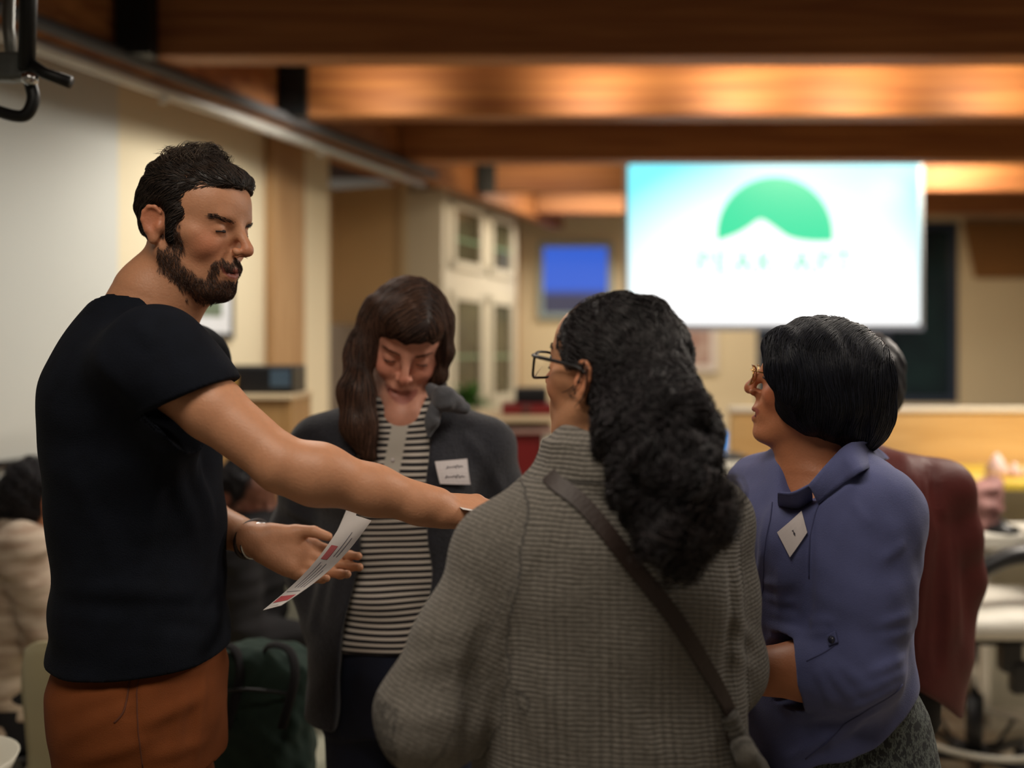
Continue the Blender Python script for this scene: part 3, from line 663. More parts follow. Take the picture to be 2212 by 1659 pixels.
# ------------------------------------------------------------------ bookshelf with printer and cup (between man and striped woman)
BD = 3.55
x0, x1, z0, z1 = brect(470, 630, 845, 1100, BD)
o = empty('bookcase', (x0, BD, 0), 'birch plywood bookcase with a pale top behind the bearded man', 'bookcase')
xa = x0-.25; zt = P(500, 852, BD)[2]
MB().box((xa, BD, 0), (xa+.02, BD+.34, zt-.02)).build('side_panel', M['ply'], o); MB().box((x1-.02, BD, 0), (x1, BD+.34, zt-.02)).build('side_panel', M['ply'], o)
MB().box((xa-.01, BD-.012, zt-.02), (x1+.006, BD+.35, zt), .003).build('top', M['pale_wood'], o)
MB().box((xa+.02, BD+.008, 0), (x1-.02, BD+.02, zt-.02)).build('back_panel', M['ply'], o)
x0, x1, z0, z1 = brect(470, 632, 790, 843, BD+.06)
o = empty('printer', ((x0+x1)/2, BD+.1, zt), 'black printer on top of the plywood bookcase', 'printer')
MB().box((x0, BD+.06, zt+.0005), (x1, BD+.30, z1), .008).build('body', M['blk_plastic'], o)
c0, c1, c2, c3 = brect(583, 626, 800, 836, BD+.05); MB().box((c0, BD+.05, c2), (c1, BD+.06, c3), .002).build('display', mat('blue_grey_lcd', (70, 88, 104), .3), o)
p = P(500, 806, BD+.03)
o = empty('paper_cup', (p[0], BD+.02, zt), 'small yellow cup in front of the black printer', 'cup')
MB().lathe((p[0], BD+.02, zt+.0005), [(.020, 0), (.026, .062), (.027, .066), (.023, .066)], 20).build('cup_body', mat('yellow_cup', (206, 164, 88), .5), o, True)
# ------------------------------------------------------------------ shell chairs
def shell_chair(name, c, yaw, label, cat, m, sz=.46, tilt=.12, w_=.23, topz=.84, group=None):
    o = empty(name, (c[0], c[1], 0), label, cat, group); R = rotz(yaw)
    nu, nv = 25, 34; V = []
    prof = spline([(.21, sz-.03), (.17, sz+.012), (.05, sz-.01), (-.10, sz-.012), (-.17, sz+.02), (-.20, sz+.10), (-.225, sz+.22), (-.25, topz)], 6)
    t = np.linspace(0, len(prof)-1, nv); prof = np.stack([np.interp(t, np.arange(len(prof)), prof[:, i]) for i in (0, 1)], 1)
    for side in (0, 1):
        for j in range(nv):
            f = j/(nv-1); ww = w_*(.92+.12*math.sin(f*3.0)) if f < .8 else w_*(1.0-.0*(f-.8))
            if f > .86: ww *= math.sqrt(max(0, 1-((f-.86)/.14)**2*.18))
            if f < .08: ww *= .8+.2*f/.08
            for i in range(nu):
                u = -1+2*i/(nu-1); up = abs(u)**2.4
                x = prof[j, 0]+.05*up*min(1, max(0, (f-.35)*3)); z = prof[j, 1]+.045*up*(1-min(1, max(0, (f-.3)*3)))
                if f > .9: z -= .03*abs(u)**6*(f-.9)/.1
                n = (math.cos(f*1.5), math.sin(f*1.5)); th = side*.008
                p = R @ np.array([x-(th if f > .45 else 0), u*ww, z-(0 if f > .45 else th)]); V.append((p[0]+c[0], p[1]+c[1], p[2]))
    F = []; N1 = nu*nv
    for j in range(nv-1):
        for i in range(nu-1):
            a = j*nu+i; F.append([a, a+1, a+nu+1, a+nu]); F.append([N1+a, N1+a+nu, N1+a+nu+1, N1+a+1])
    rim = [i for i in range(nu)]+[j*nu+nu-1 for j in range(1, nv)]+[(nv-1)*nu+i for i in range(nu-2, -1, -1)]+[j*nu for j in range(nv-2, 0, -1)]
    for k in range(len(rim)):
        a, b_ = rim[k], rim[(k+1) % len(rim)]; F.append([a, N1+a, N1+b_, b_])
    mesh_obj('shell', V, F, m, o)
    for sx in (.15, -.14):
        for sy in (.17, -.17):
            a = R @ np.array([sx*.6, sy*.6, sz-.035]); b_ = R @ np.array([sx*1.35, sy*1.25, 0]); q = np.array([c[0], c[1], 0])
            MB().tube([a+q, b_+q], .010, 10).build('leg', M['chrome'], o, True)
    return o
shell_chair('shell_chair', (-.915, 2.40), math.radians(84), 'cream plastic shell chair right behind the legs of the bearded man', 'chair', M['cream_shell'], topz=.84, w_=.255, sz=.45, group='shell chairs')
c = P(552, 1400, 2.35)
shell_chair('shell_chair', (c[0]+.02, 2.52), math.radians(-84), 'pale plastic shell chair with a dark green backpack against it', 'chair', M['pale_shell'], topz=.885, w_=.115*1.6, sz=.45, group='shell chairs')
# white bowl corner bottom left
p = P(-42, 1668, 1.9)
o = MB().lathe((p[0]-.06, 1.9, p[2]-.04), [(.05, 0), (.11, .03), (.125, .065), (.12, .065), (.10, .035), (.01, .012)], 30); tag(o.build('white_bowl', M['cabinet'], None, True), 'white bowl edge on the low table in the bottom corner', 'bowl')
o = empty('low_table', (p[0]-.1, 1.9, 0), 'dark low table under the white bowl in the bottom corner', 'table')
MB().lathe((p[0]-.16, 1.9, p[2]-.075), [(.20, 0), (.22, .008), (.22, .03), (.2, .034)], 36).build('table_top', M['blk_plastic'], o, True)
MB().tube([(p[0]-.16, 1.9, 0), (p[0]-.16, 1.9, p[2]-.075)], .03, 12).build('column', M['blk_metal'], o, True)
MB().lathe((p[0]-.16, 1.9, 0), [(.18, 0), (.17, .015), (.04, .03)], 30).build('foot', M['blk_metal'], o, True)
# backpack on the pale chair
p = P(560, 1520, 2.12)
o = empty('backpack', (p[0], p[1], .47), 'dark green canvas backpack leaning on the pale shell chair', 'backpack')
S = Solid((p[0], p[1], 0)); zt = P(560, 1408, 2.12)[2]
S.box((0, 0, (zt+.50)/2), (.125, .07, (zt-.50)/2), .05, .01); S.ell((0, -.05, .60), (.10, .06, .12), .03); S.ell((-.02, 0, zt-.01), (.10, .06, .03), .03)
S.disp = lambda X: .004*waves(X, 9, 9)+.002*waves(X, 25, 5); solid_obj('bag_body', S, .005, M['green_cloth'], o)
for q in [(-.07, .0), (.05, .01)]:
    a = np.array([p[0]+q[0], p[1]-.03, zt]); V, F = tube_geo(spline([a+(-.04, 0, -.03), a+(-.02, -.01, .025), a+(.03, -.02, .02), a+(.05, -.05, -.03), a+(.03, -.085, -.13)], 6), .012, 8, True, .4); mesh_obj('shoulder_strap', V, F, M['black_cloth'], o)
V, F = tube_geo(spline([np.array([p[0]-.10, p[1]-.075, zt-.07]), np.array([p[0], p[1]-.10, zt-.05]), np.array([p[0]+.10, p[1]-.075, zt-.07])], 8), .004, 6); mesh_obj('zip', V, F, M['blk_plastic'], o)
# ------------------------------------------------------------------ boom arm hanging from the ceiling, near left
o = empty('boom_arm', P(45, 100, 1.9), 'black jointed boom arm with clamps hanging into the top corner', 'stand')
D_ = 1.9
MB().tube([P(64, -420, D_), P(62, -60, D_), P(58, 150, D_)], .0105*1.6, 12).build('post', M['blk_metal'], o, True)
MB().tube([P(22, -420, D_+.05), P(20, -60, D_+.05), P(18, 60, D_+.05), P(28, 150, D_+.03)], .012, 12).build('second_rod', mat('grey_metal_rod', (104, 104, 98), .4, metal=.5), o, True)
MB().tube([P(52, 132, D_), P(96, 158, D_), P(152, 178, D_)], [.015, .012, .013], 12).build('handle', M['blk_metal'], o, True)
V, F = tube_geo(spline([P(66, 180, D_), P(72, 215, D_), P(58, 246, D_), P(30, 250, D_), P(-30, 232, D_)], 8), .0125, 12); mesh_obj('hook', V, F, M['blk_metal'], o)
S = Solid(P(30, 145, D_+.02)); S.box((0, 0, 0), (.03, .02, .028), .008, .005); S.box((-.02, 0, -.01), (.03, .02, .02), .008, .005); solid_obj('clamp', S, .004, mat('clamp_grey', (92, 96, 94), .4, metal=.4), o)
MB().lathe((P(64, 176, D_-.02)[0], D_-.02, P(64, 176, D_)[2]), [(.004, -.014), (.016, -.006), (.016, .006), (.004, .014)], 16).build('knob', M['chrome'], o, True)
# ------------------------------------------------------------------ people: heads, hands
def smstep(a, b, x): t = np.clip((x-a)/(b-a), 0, 1); return t*t*(3-2*t)
def head(S, O, R, sc_=1.0, smile=1.0, ear=True, jaw=1.0, female=False, brow=1.0, wide=1.0, back=.014, nose=0., mo=0., mw=1.):
    """adds a head to S. local frame: x forward, y the person's left, z up, origin between the ears at eye level"""
    S.at(O, R, sc_)
    S.ell((-back, 0, .030), (.094, .074*wide, .086), .01)
    S.ell((.035, 0, .040), (.058, .062*wide, .055), .03)
    S.ell((.030, 0, -.035), (.060, .058*wide, .078), .03)
    for y in (-1, 1):
        S.cone((-.002, y*.056*wide, -.048), (.062, y*.022, -.100), .015*jaw, .015*jaw, .025)
        S.ell((.058, y*.038, -.030), (.026, .022, .022), .018)              # cheek
        S.ell((.030, y*.056*wide, -.012), (.03, .014, .014), .02)            # cheekbone
    S.ell((.076, 0, -.101-mo*.5), (.017, .022 if female else .025, .016), .02)     # chin
    S.cone((.080, -.030, .020), (.080, .030, .020), .010*brow, .010*brow, .016)
    for y in (-1, 1): S.ell((.098, y*.032, .001), (.013, .019, .012), .012, 's')
    for y in (-1, 1): S.ell((.0745, y*.0315, -.001), (.0155, .0155, .0145), .004)  # lids over the eyeball
    S.cone((.090, 0, .014), (.113+nose, 0, -.024), .0070, .0085, .014)
    S.ell((.113+nose, 0, -.030), (.0105, .0098, .0095), .006)
    for y in (-1, 1):
        S.ell((.101+nose*.6, y*.0125, -.034), (.0105, .0075, .0078), .006)
    for y in (-1, 1): S.ell((.108, y*.0062, -.0425), (.006, .0035, .004), .002, 's')
    S.ell((.074, 0, -.064), (.026, .031, .026), .02)                         # muzzle
    for y in (-1, 1): S.ell((.099, y*.021, -.047), (.006, .0045, .016), .008, 's', rotx(y*.5))  # nasolabial fold
    # mouth
    c = .0085*smile
    up = [(.085, -.027, -.062+c), (.0945, -.013, -.0625), (.0975, 0, -.0640), (.0945, .013, -.0625), (.085, .027, -.062+c)]
    lo_ = [(.084, -.026, -.064+c-mo*.3), (.0915, -.013, -.0745-mo), (.0935, 0, -.0775-mo), (.0915, .013, -.0745-mo), (.084, .026, -.064+c-mo*.3)]
    up = [(x-.004*(mw-1)*4*(abs(y) > .02), y*mw, z) for x, y, z in up]; lo_ = [(x-.004*(mw-1)*4*(abs(y) > .02), y*mw, z) for x, y, z in lo_]
    if smile > .3: S.ell((.094, 0, -.0700-mo*.5), (.012+mo, .0215*mw, .0058+mo*.5), .003, 's')
    S.chain(up, [.002, .0042, .0045, .0042, .002], .004); S.chain(lo_, [.002, .0048, .0055, .0048, .002], .004)
    if ear:
        for y in (-1, 1):
            Q = rotz(-y*.35) @ roty(-.12)
            S.ell((-.012, y*.080*wide, -.006), (.0175, .0075, .028), .006, 'u', Q)
            S.ell((-.010, y*.087*wide, -.003), (.011, .005, .018), .004, 's', Q)
            S.ell((-.001, y*.078*wide, -.012), (.006, .006, .008), .005)
            S.ell((-.010, y*.0785*wide, -.033), (.009, .006, .009), .006)
            pts = [(.000, y*.081*wide, .012), (-.009, y*.085*wide, .0195), (-.019, y*.088*wide, .0185), (-.0265, y*.089*wide, .009), (-.0275, y*.089*wide, -.004), (-.020, y*.086*wide, -.022)]
            S.chain(pts, [.003, .0034, .0036, .0036, .0034, .003], .003)
def head_tint(V, O, R, sc_, base, lips=(150, 72, 66), beard=None, blush=.5, beard_col=(52, 38, 32), mo=0., mw=1.):
    q = ((V-O) @ R)/sc_; b = np.array(s2l(base)); c = np.tile(b, (len(V), 1))
    near = (np.linalg.norm(q, axis=1) < .17)
    def mixto(mask, rgb):
        m_ = (mask*near)[:, None]; c[:] = c*(1-m_)+np.array(s2l(rgb))*m_
    red = np.clip(np.array(base)*np.array([1.02, .78, .74]), 0, 255)
    g = lambda cx, cy, cz, r: np.exp(-(((q[:, 0]-cx)**2+(np.abs(q[:, 1])-cy)**2+(q[:, 2]-cz)**2)/r**2))
    mixto(blush*np.clip(g(.07, .045, -.030, .028)+g(.118, 0, -.03, .016)+1.3*g(-.015, .085, 0, .03)+.3*g(.08, 0, -.1, .02), 0, 1), red)
    # lips: distance to the curved lip lines
    y = np.abs(q[:, 1])/mw; zl = -.0705+.0085*(y/.027)**2
    hgt = .0105*np.sqrt(np.clip(1-(y/.0275)**2, 0, 1))
    zl = zl-mo*.5; hgt = hgt*(1+mo*40)
    m_ = (1-smstep(.75, 1.1, np.abs(q[:, 2]-zl)/(hgt+1e-4)))*(q[:, 0] > .075)*(y < .0275)
    mixto(m_*.85, lips)
    inner = (1-smstep(.0015+mo*.5, .004+mo*.5, np.abs(q[:, 2]+.070+mo*.5)))*(y < .021)*(q[:, 0] > .07)*(q[:, 0] < .0925)
    mixto(inner, (70, 26, 26))
    if beard is not None: mixto(beard(q), beard_col)
    return c
def face_bits(root, body, O, R, sc_, brow_col=(40, 30, 26), teeth=True, lash=True, openeye=0., brow_w=.0022, side=(-1, 1), brow_z=.0215, arch=.007, mo=0., mw=1., brow_l=.036):
    """eyebrows, lashes, eyes and teeth as parts of a person"""
    w_ = lambda p: np.array(O)+R @ (np.asarray(p, float)*sc_)
    def onto(p, off=.0012):
        p = np.asarray(p, float)[None]
        for _ in range(4): p = p-body.grad(p)*(body.ev(p)[:, None]-off)
        return p[0]
    for y in side:
        arc = [w_((.0745+.0158*math.cos(a), y*(.0315+.0158*math.sin(a)*.95), -.0055+.002*math.cos(a*1.3))) for a in np.linspace(-.95, .95, 12)]
        V, F = tube_geo(arc, np.linspace(.0009, .0014, 12)*sc_, 6); mesh_obj('eyelash', V, F, M['lash'], root)
        if openeye:
            S = Solid(O, R, sc_); S.ell((.0752, y*.0315, -.003), (.0152, .0135, .0045*openeye), .001); solid_obj('eye', S, .001, mat('eye_white', (200, 190, 180), .2), root)
            S = Solid(O, R, sc_); S.ell((.0900, y*.030, -.003), (.0015, .005, .0045*openeye), .001); solid_obj('iris', S, .0006, M['lash'], root)
        # brow as short strands
        r = np.random.default_rng(int(5+y)); V = []; F = []
        for i in range(90):
            t = r.random(); a = (.0905-.014*t*t+.001*r.normal(), y*(.012+brow_l*t), brow_z+arch*math.sin(t*2.2)+brow_w*r.normal()*.7)
            d = np.array([-.003*t, y*.006, .0025-.004*t])*(1+.3*r.normal())
            p0 = onto(w_(a)); p1 = onto(w_(np.array(a)+d), .0022); n = len(V)
            u = R @ np.array([0, 0, .0005]); V += [p0-u, p0+u, p1+u*.4, p1-u*.4]; F.append([n, n+1, n+2, n+3])
            u = R @ np.array([.0005, 0, 0]); n = len(V); V += [p0-u, p0+u, p1+u*.4, p1-u*.4]; F.append([n, n+1, n+2, n+3])
        mesh_obj('eyebrow', V, F, mat('brow_hair', brow_col, .7), root, False)
    if teeth:
        S = Solid(O, R, sc_); S.ell((.0785+mo*.75, 0, -.0680-mo*.15), (.0125, .0205*mw, .0050+mo*.12), .001); solid_obj('teeth', S, .0012, M['teeth'], root)
def hand(S, W, X, Zb, side=1, curl=(.3, .35, .4, .45), spread=.0, thumb=(.5, .3, .3), sc_=1.0, thumb_in=.5):
    """W wrist point, X direction to the fingers, Zb back of the hand; side +1: thumb towards Zb x X ... the thumb side is side*cross(Zb,X)"""
    X = np.asarray(X, float); X /= np.linalg.norm(X); Zb = np.asarray(Zb, float); Zb = Zb-X*(Zb @ X); Zb /= np.linalg.norm(Zb); Y = np.cross(Zb, X)*side
    W = np.asarray(W, float); w_ = lambda x, y, z: W+(X*x+Y*y+Zb*z)*sc_
    S.at((0, 0, 0)); kn = [(.088, .028), (.092, .009), (.087, -.010), (.078, -.028)]
    S.cone(w_(-.02, 0, 0), w_(.012, 0, 0), .025*sc_, .023*sc_, .02)
    for (x, y) in kn: S.cone(w_(.015, y*.55, -.002), w_(x, y, -.001), .0150*sc_, .0118*sc_, .014)
    S.ell(w_(.045, .0, -.006), np.array((.036, .033, .016))*sc_, .015, 'u', np.stack([X, Y, Zb], 1))
    S.cone(w_(.012, .018, -.010), w_(.050, .032, -.014), .0165*sc_, .013*sc_, .014)   # thumb ball
    S.cone(w_(.015, -.018, -.008), w_(.060, -.026, -.008), .014*sc_, .012*sc_, .014)
    L = [(.043, .026, .021), (.047, .029, .022), (.043, .027, .021), (.034, .020, .018)]
    for f in range(4):
        x, y = kn[f]; p = np.array([x, y, -.001]); a = 0; yw = (1.5-f)*spread
        for j in range(3):
            a += curl[f]*(1.0, 1.15, .75)[j] if not isinstance(curl[f], tuple) else curl[f][j]
            d = np.array([math.cos(a)*math.cos(yw), math.cos(a)*math.sin(yw), -math.sin(a)]); q = p+d*L[f][j]
            r0 = (.0098, .0088, .0080)[j]*(1 if f < 3 else .88); r1 = (.0090, .0080, .0066)[j]*(1 if f < 3 else .88)
            S.cone(w_(*p), w_(*q), r0*sc_, r1*sc_, .004 if j else .006); S.ell(w_(*q), np.ones(3)*r1*1.06*sc_, .002); p = q
    p = np.array([.048, .036, -.014]); a0 = thumb[0]; el = -thumb_in
    for j, l in enumerate((.034, .029)):
        a = a0-(thumb[1] if j else 0); e = el-(thumb[2]*j)
        d = np.array([math.cos(a)*math.cos(e), math.sin(a)*math.cos(e), math.sin(e)]); q = p+d*l
        S.cone(w_(*p), w_(*q), (.0115, .0100)[j]*sc_, (.0102, .0080)[j]*sc_, .007 if j == 0 else .003); p = q
    return w_
def folds(X, pts, amp, wid):
    """ridges along the given polylines: sum of bumps"""
    d = np.zeros(len(X))
    for (a, b_, s_) in pts:
        a = np.asarray(a); b_ = np.asarray(b_); ba = b_-a; t = np.clip(((X-a) @ ba)/(ba @ ba), 0, 1); L = np.linalg.norm(X-a-t[:, None]*ba, axis=1)
        d += s_*amp*np.exp(-(L/wid)**2)*np.sin(np.pi*np.clip(t, .02, .98))**.5
    return d
def fold_set(S, items, wid=.012, amp=.006):
    """cloth folds laid on the surface of S: items (px0, py0, px1, py1, strength), curved to follow it"""
    segs = []
    for (x0, y0, x1, y1, st_) in items:
        p = [hit(S, x0+(x1-x0)*t, y0+(y1-y0)*t) for t in np.linspace(0, 1, 5)]
        for i in range(4): segs.append((p[i], p[i+1], i/4, .25, st_))
    def f(X):
        out = np.zeros(len(X)); best = {}; xc = X.mean(0); xr = np.sqrt(((X-xc)**2).sum(1).max())
        for n_, (a, b_, t0, dt, st_) in enumerate(segs):
            if np.linalg.norm((a+b_)/2-xc) > xr+np.linalg.norm(b_-a)/2+3*wid: continue
            ba = b_-a; t = np.clip(((X-a) @ ba)/(ba @ ba+1e-12), 0, 1); L = np.linalg.norm(X-a-t[:, None]*ba, axis=1)
            v = amp*st_*np.exp(-(L/wid)**2)*np.sqrt(np.sin(np.pi*np.clip(t0+dt*t, .02, .98)))
            k_ = n_//4; best[k_] = v if k_ not in best else (np.maximum(best[k_], v) if st_ > 0 else np.minimum(best[k_], v))
        for v in best.values(): out += v
        return out
    return f
def sheet2(name, A, B, m_, par, th=.003, n=16, bulge=.0):
    """cloth leaf between two edge lines"""
    a = spline(A, 8); b_ = spline(B, 8); t = np.linspace(0, 1, n); a = np.stack([np.interp(t, np.linspace(0, 1, len(a)), a[:, i]) for i in range(3)], 1); b_ = np.stack([np.interp(t, np.linspace(0, 1, len(b_)), b_[:, i]) for i in range(3)], 1)
    m = 7; G3 = np.zeros((n, m, 3))
    for j in range(m):
        v = j/(m-1); G3[:, j] = a*(1-v)+b_*v
    du = np.gradient(G3, axis=0); dv = np.gradient(G3, axis=1); N_ = np.cross(du, dv); N_ /= np.linalg.norm(N_, axis=2)[..., None]+1e-9
    if N_[n//2, m//2] @ (G3[n//2, m//2]-np.array([0, 0, CAMZ])) > 0: N_ = -N_
    G3 = G3+N_*(bulge*np.sin(np.linspace(0, np.pi, m)))[None, :, None]
    V = np.concatenate([G3.reshape(-1, 3), (G3+N_*th).reshape(-1, 3)]); N1 = n*m; F = []
    for i in range(n-1):
        for j in range(m-1): q = i*m+j; F.append([q, q+1, q+m+1, q+m]); F.append([N1+q, N1+q+m, N1+q+m+1, N1+q+1])
    rim = [j for j in range(m)]+[i*m+m-1 for i in range(1, n)]+[(n-1)*m+j for j in range(m-2, -1, -1)]+[i*m for i in range(n-2, 0, -1)]
    for k in range(len(rim)): F.append([rim[k], N1+rim[k], N1+rim[(k+1) % len(rim)], rim[(k+1) % len(rim)]])
    return mesh_obj(name, V, F, m_, par, True)
def shoe(S, p, yaw, sc_=1.0):
    S.at(p, rotz(yaw), sc_); S.ell((.06, 0, .045), (.15, .046, .045), .01); S.ell((.0, 0, .07), (.06, .042, .06), .03); S.plane((0, 0, .0), (0, 0, -1), .004); S.at((0, 0, 0))
def legs_simple(S, hip, knee, ank, r=(.060, .048, .038), k=.03):
    S.chain([hip, knee, ank], [r[0], r[1], r[2]], k)
# ------------------------------------------------------------------ the bearded man in the black T-shirt
SK = (192, 138, 104)
man = empty('person', (-.65, 1.6, 0), 'tall bearded man in a black T-shirt and rust trousers reaching out his bare arm', 'person')
mR = rotz(math.radians(-19)) @ roty(math.radians(9)); mO = P(414, 488, 1.60); mS = 1.0
BY = math.radians(4)     # body yaw
fx, fy = math.cos(BY), math.sin(BY); rx_, ry_ = math.sin(BY), -math.cos(BY)   # forward; to his right hand side
def mb(z, f, r_, c=(-.650, 1.60)): return np.array([c[0]+fx*f+rx_*r_, c[1]+fy*f+ry_*r_, z])
sh_r = P(338, 786, 1.42); el_r = P(610, 1004, 1.38); wr_r = P(935, 1095, 1.43)
sh_l = mb(1.50, .04, -.17); el_l = P(395, 1110, 1.78); wr_l = P(562, 1170, 1.645)
B = Solid()
head(B, mO, mR, mS, smile=.9, jaw=1.12, brow=1.1, back=-.002, nose=.006)
for y in (-1, 1): B.ell((.0915, y*.0335, -.0045), (.004, .010, .0011), .001, 's')
B.at((0, 0, 0))
nk = mO+mR @ np.array([-.022, 0, -.07])
B.chain([nk, P(330, 640, 1.60), P(300, 720, 1.60)], [.056, .060, .085], .03)
B.cone(mO+mR @ np.array([.02, 0, -.085]), P(355, 700, 1.60), .040, .05, .03)
B.loft([(1.0, -.65, 1.60, .11, .14), (1.2, -.65, 1.6, .115, .14), (1.4, -.65, 1.6, .12, .155), (1.5, -.645, 1.6, .09, .14), (1.56, -.63, 1.6, .06, .08)], BY, .03)
for a in (sh_r, sh_l): B.cone(mb(1.47, .02, 0), a, .06, .055, .04)
B.chain([sh_r, sh_r+(el_r-sh_r)*.45, el_r], [.054, .047, .039], .015)
B.chain([el_r, el_r+(wr_r-el_r)*.22, el_r+(wr_r-el_r)*.6, wr_r], [.039, .0435, .036, .029], .02)
B.ell(el_r+(wr_r-el_r)*.15+np.array([.02, 0, -.004]), (.04, .030, .030), .03)
B.chain([sh_l, el_l], [.05, .042], .02); B.chain([el_l, el_l+(wr_l-el_l)*.3, wr_l], [.041, .042, .026], .02)
# his right hand holds out the sheet, palm down; the left one pinches the leaflet from below
hand(B, wr_r, P(1040, 1098, 1.47)-wr_r, (0, -.35, 1), side=1, curl=(.25, .3, .35, .4), sc_=1.0, thumb=(.6, .3, .3), thumb_in=.3)
hand(B, wr_l, P(685, 1218, 1.665)-wr_l, (0, .85, -.5), side=-1, curl=((.25, .35, .3), (.28, .4, .3), (.32, .45, .35), (.4, .5, .4)), sc_=1.02, thumb=(.22, .32, .0), thumb_in=.50)
B.at((0, 0, 0))
legs_simple(B, mb(.93, 0, .085), mb(.50, .02, .09), mb(.09, -.02, .09), (.07, .05, .04)); legs_simple(B, mb(.93, 0, -.085), mb(.50, .02, -.09), mb(.09, -.02, -.09), (.07, .05, .04))
def man_beard(q):
    n = .004*waves(q, 60, 3)
    x, y, z = q[:, 0]+n, np.abs(q[:, 1]), q[:, 2]+n
    jawl = -.052-.62*(x-.0)                     # upper limit of the beard along the cheek
    side = smstep(-.004, .012, jawl+.012-z+.0)*(x > -.004)*(x < .075)
    side = side*smstep(-.128, -.112, z)*(y > .02)*smstep(.040, .030, jawl-z)
    sideb = (1-smstep(.010, .017, np.abs(x-.019+z*.12)))*(z > -.07)*(z < .03)*(y > .045)
    chin = smstep(.052, .062, x)*smstep(.083, .090, -z)*(z > -.125)
    gob = (x > .070)*(y > .0275)*(y < .037)*(z < -.062)*(z > -.1)
    mo = (x > .078)*(np.abs(z+.0520+.22*y) < .0062)*(y < .034)
    patch = (x > .08)*(y < .009)*(z < -.082)
    under = smstep(.100, .108, -z)*(x > .045)*(x < .09)*.7*(1-smstep(.118, .128, -z))
    return np.clip(np.maximum.reduce([side*.9, sideb*.85, chin, gob*.9, mo*.95, patch, under]), 0, 1)
V, F = B.mesh(.0024, lo=(-1.5, 0, .0)); V = smooth_mesh(V, F, 1)
hb = V.copy()
mesh_obj('body', V, F, M['skin'], man, True, head_tint(V, mO, mR, mS, SK, beard=lambda q: man_beard(q)*.6, beard_col=(74, 50, 40)))
Bh = Solid(); Bh.pr = [p for p in B.pr if np.linalg.norm(p[1]-mO) < .16]
face_bits(man, Bh, mO, mR, mS, (44, 30, 24), openeye=.6, brow_z=.0172, arch=.002, brow_w=.003, brow_l=.042)
# beard strands
q = ((V-mO) @ mR)/mS; mk_ = (man_beard(q) > .55) & (np.linalg.norm(q, axis=1) < .16)
strands('beard', Bh, pick(V, mk_, 4500, 2), lambda X, t: mR @ np.array([.35, 0, -1.]) + 0*X, man, M['hair'], steps=5, ds=.0022, r0=.00038, off=(.0002, .0018), base=(50, 36, 30), tip=(86, 60, 48), seed=4, jit=.35, lift=.003)
# hair
H = Solid(mO, mR, mS)
H.ell((-.001, 0, .030), (.0985, .081, .0915), .01)
H.ell((.035, 0, .086), (.058, .052, .024), .02); H.ell((.070, 0, .078), (.020, .045, .016), .02); H.ell((-.02, 0, .080), (.07, .058, .034), .02)
H.ell((.000, .005, .112), (.030, .022, .012), .02, 'u', roty(-.3))
H.ell((.105, 0, -.012), (.080, .14, .086), .008, 's')
H.box((.05, 0, -.10), (.05, .2, .10), .01, .01, 's')
for y in (-1, 1):
    H.ell((-.012, y*.088, -.008), (.027, .03, .036), .008, 's'); H.ell((.055, y*.075, .035), (.022, .03, .022), .01, 's')
    H.cone((.017, y*.070, .02), (.019, y*.068, -.028), .011, .007, .008)
H.plane((-.06, 0, -.078), (0.28, 0, -1), .01)
H.disp = lambda X: .0012*waves(X, 45, 8)+.0018*waves(X*np.array([1, 1, 1.]), 20, 2)
V2, F2 = H.mesh(.0028); hc = mesh_obj('hair', V2, F2, M['hair'], man, True, np.tile(s2l((30, 24, 22)), (len(V2), 1)))
def fl_m(X, t):
    q = ((X-mO) @ mR); up = smstep(.05, .09, q[:, 2])
    side = np.sign(q[:, 1]); D = np.stack([-.75-.25*up+0*q[:, 0], .25*side*(1-up), -.75*(1-up)+.55*up*(1-t)], 1)
    return D @ mR.T
q2 = (V2-mO) @ mR
strands('hair_strand', H, pick(V2, (q2[:, 2] > -.08), 9000, 3), fl_m, man, M['hair'], steps=8, ds=.0042, r0=.0006, off=(.0, .002), base=(24, 19, 18), tip=(58, 46, 38), seed=6, jit=.22, lift=.001)
tf = (q2[:, 2] > .100) & (np.abs(q2[:, 0]+.0) < .035)
strands('hair_strand', H, pick(V2, tf, 900, 4), lambda X, t: np.tile(mR @ np.array([-.3+.9*t, 0, 1.2]), (len(X), 1)), man, M['hair'], steps=8, ds=.004, r0=.0005, off=(.0, .010), base=(40, 32, 28), tip=(84, 70, 58), seed=8, jit=.6, lift=.009)
# T-shirt
T = Solid()
T.loft([(.96, -.640, 1.60, .150, .174), (1.01, -.640, 1.60, .145, .170), (1.09, -.640, 1.60, .137, .162), (1.17, -.640, 1.60, .137, .162), (1.25, -.645, 1.60, .138, .168), (1.33, -.650, 1.60, .138, .180), (1.41, -.658, 1.60, .134, .19),
        (1.48, -.662, 1.60, .118, .18), (1.54, -.655, 1.60, .098, .135), (1.60, -.640, 1.60, .080, .09), (1.64, -.628, 1.60, .066, .07)], BY, .03, n=2.2)
sl_e = sh_r+(el_r-sh_r)*.36
T.chain([mb(1.47, .0, .06), sh_r+np.array([0, 0, .004]), sl_e], [.095, .070, .064], .07)
T.chain([mb(1.47, .0, -.06), sh_l, sh_l+(el_l-sh_l)*.55], [.085, .066, .064], .06)
T.cone(mb(1.33, .05, .10), sl_e-np.array([.03, 0, .03]), .05, .04, .05)
dn = (el_r-sh_r)/np.linalg.norm(el_r-sh_r); dl = (el_l-sh_l)/np.linalg.norm(el_l-sh_l)
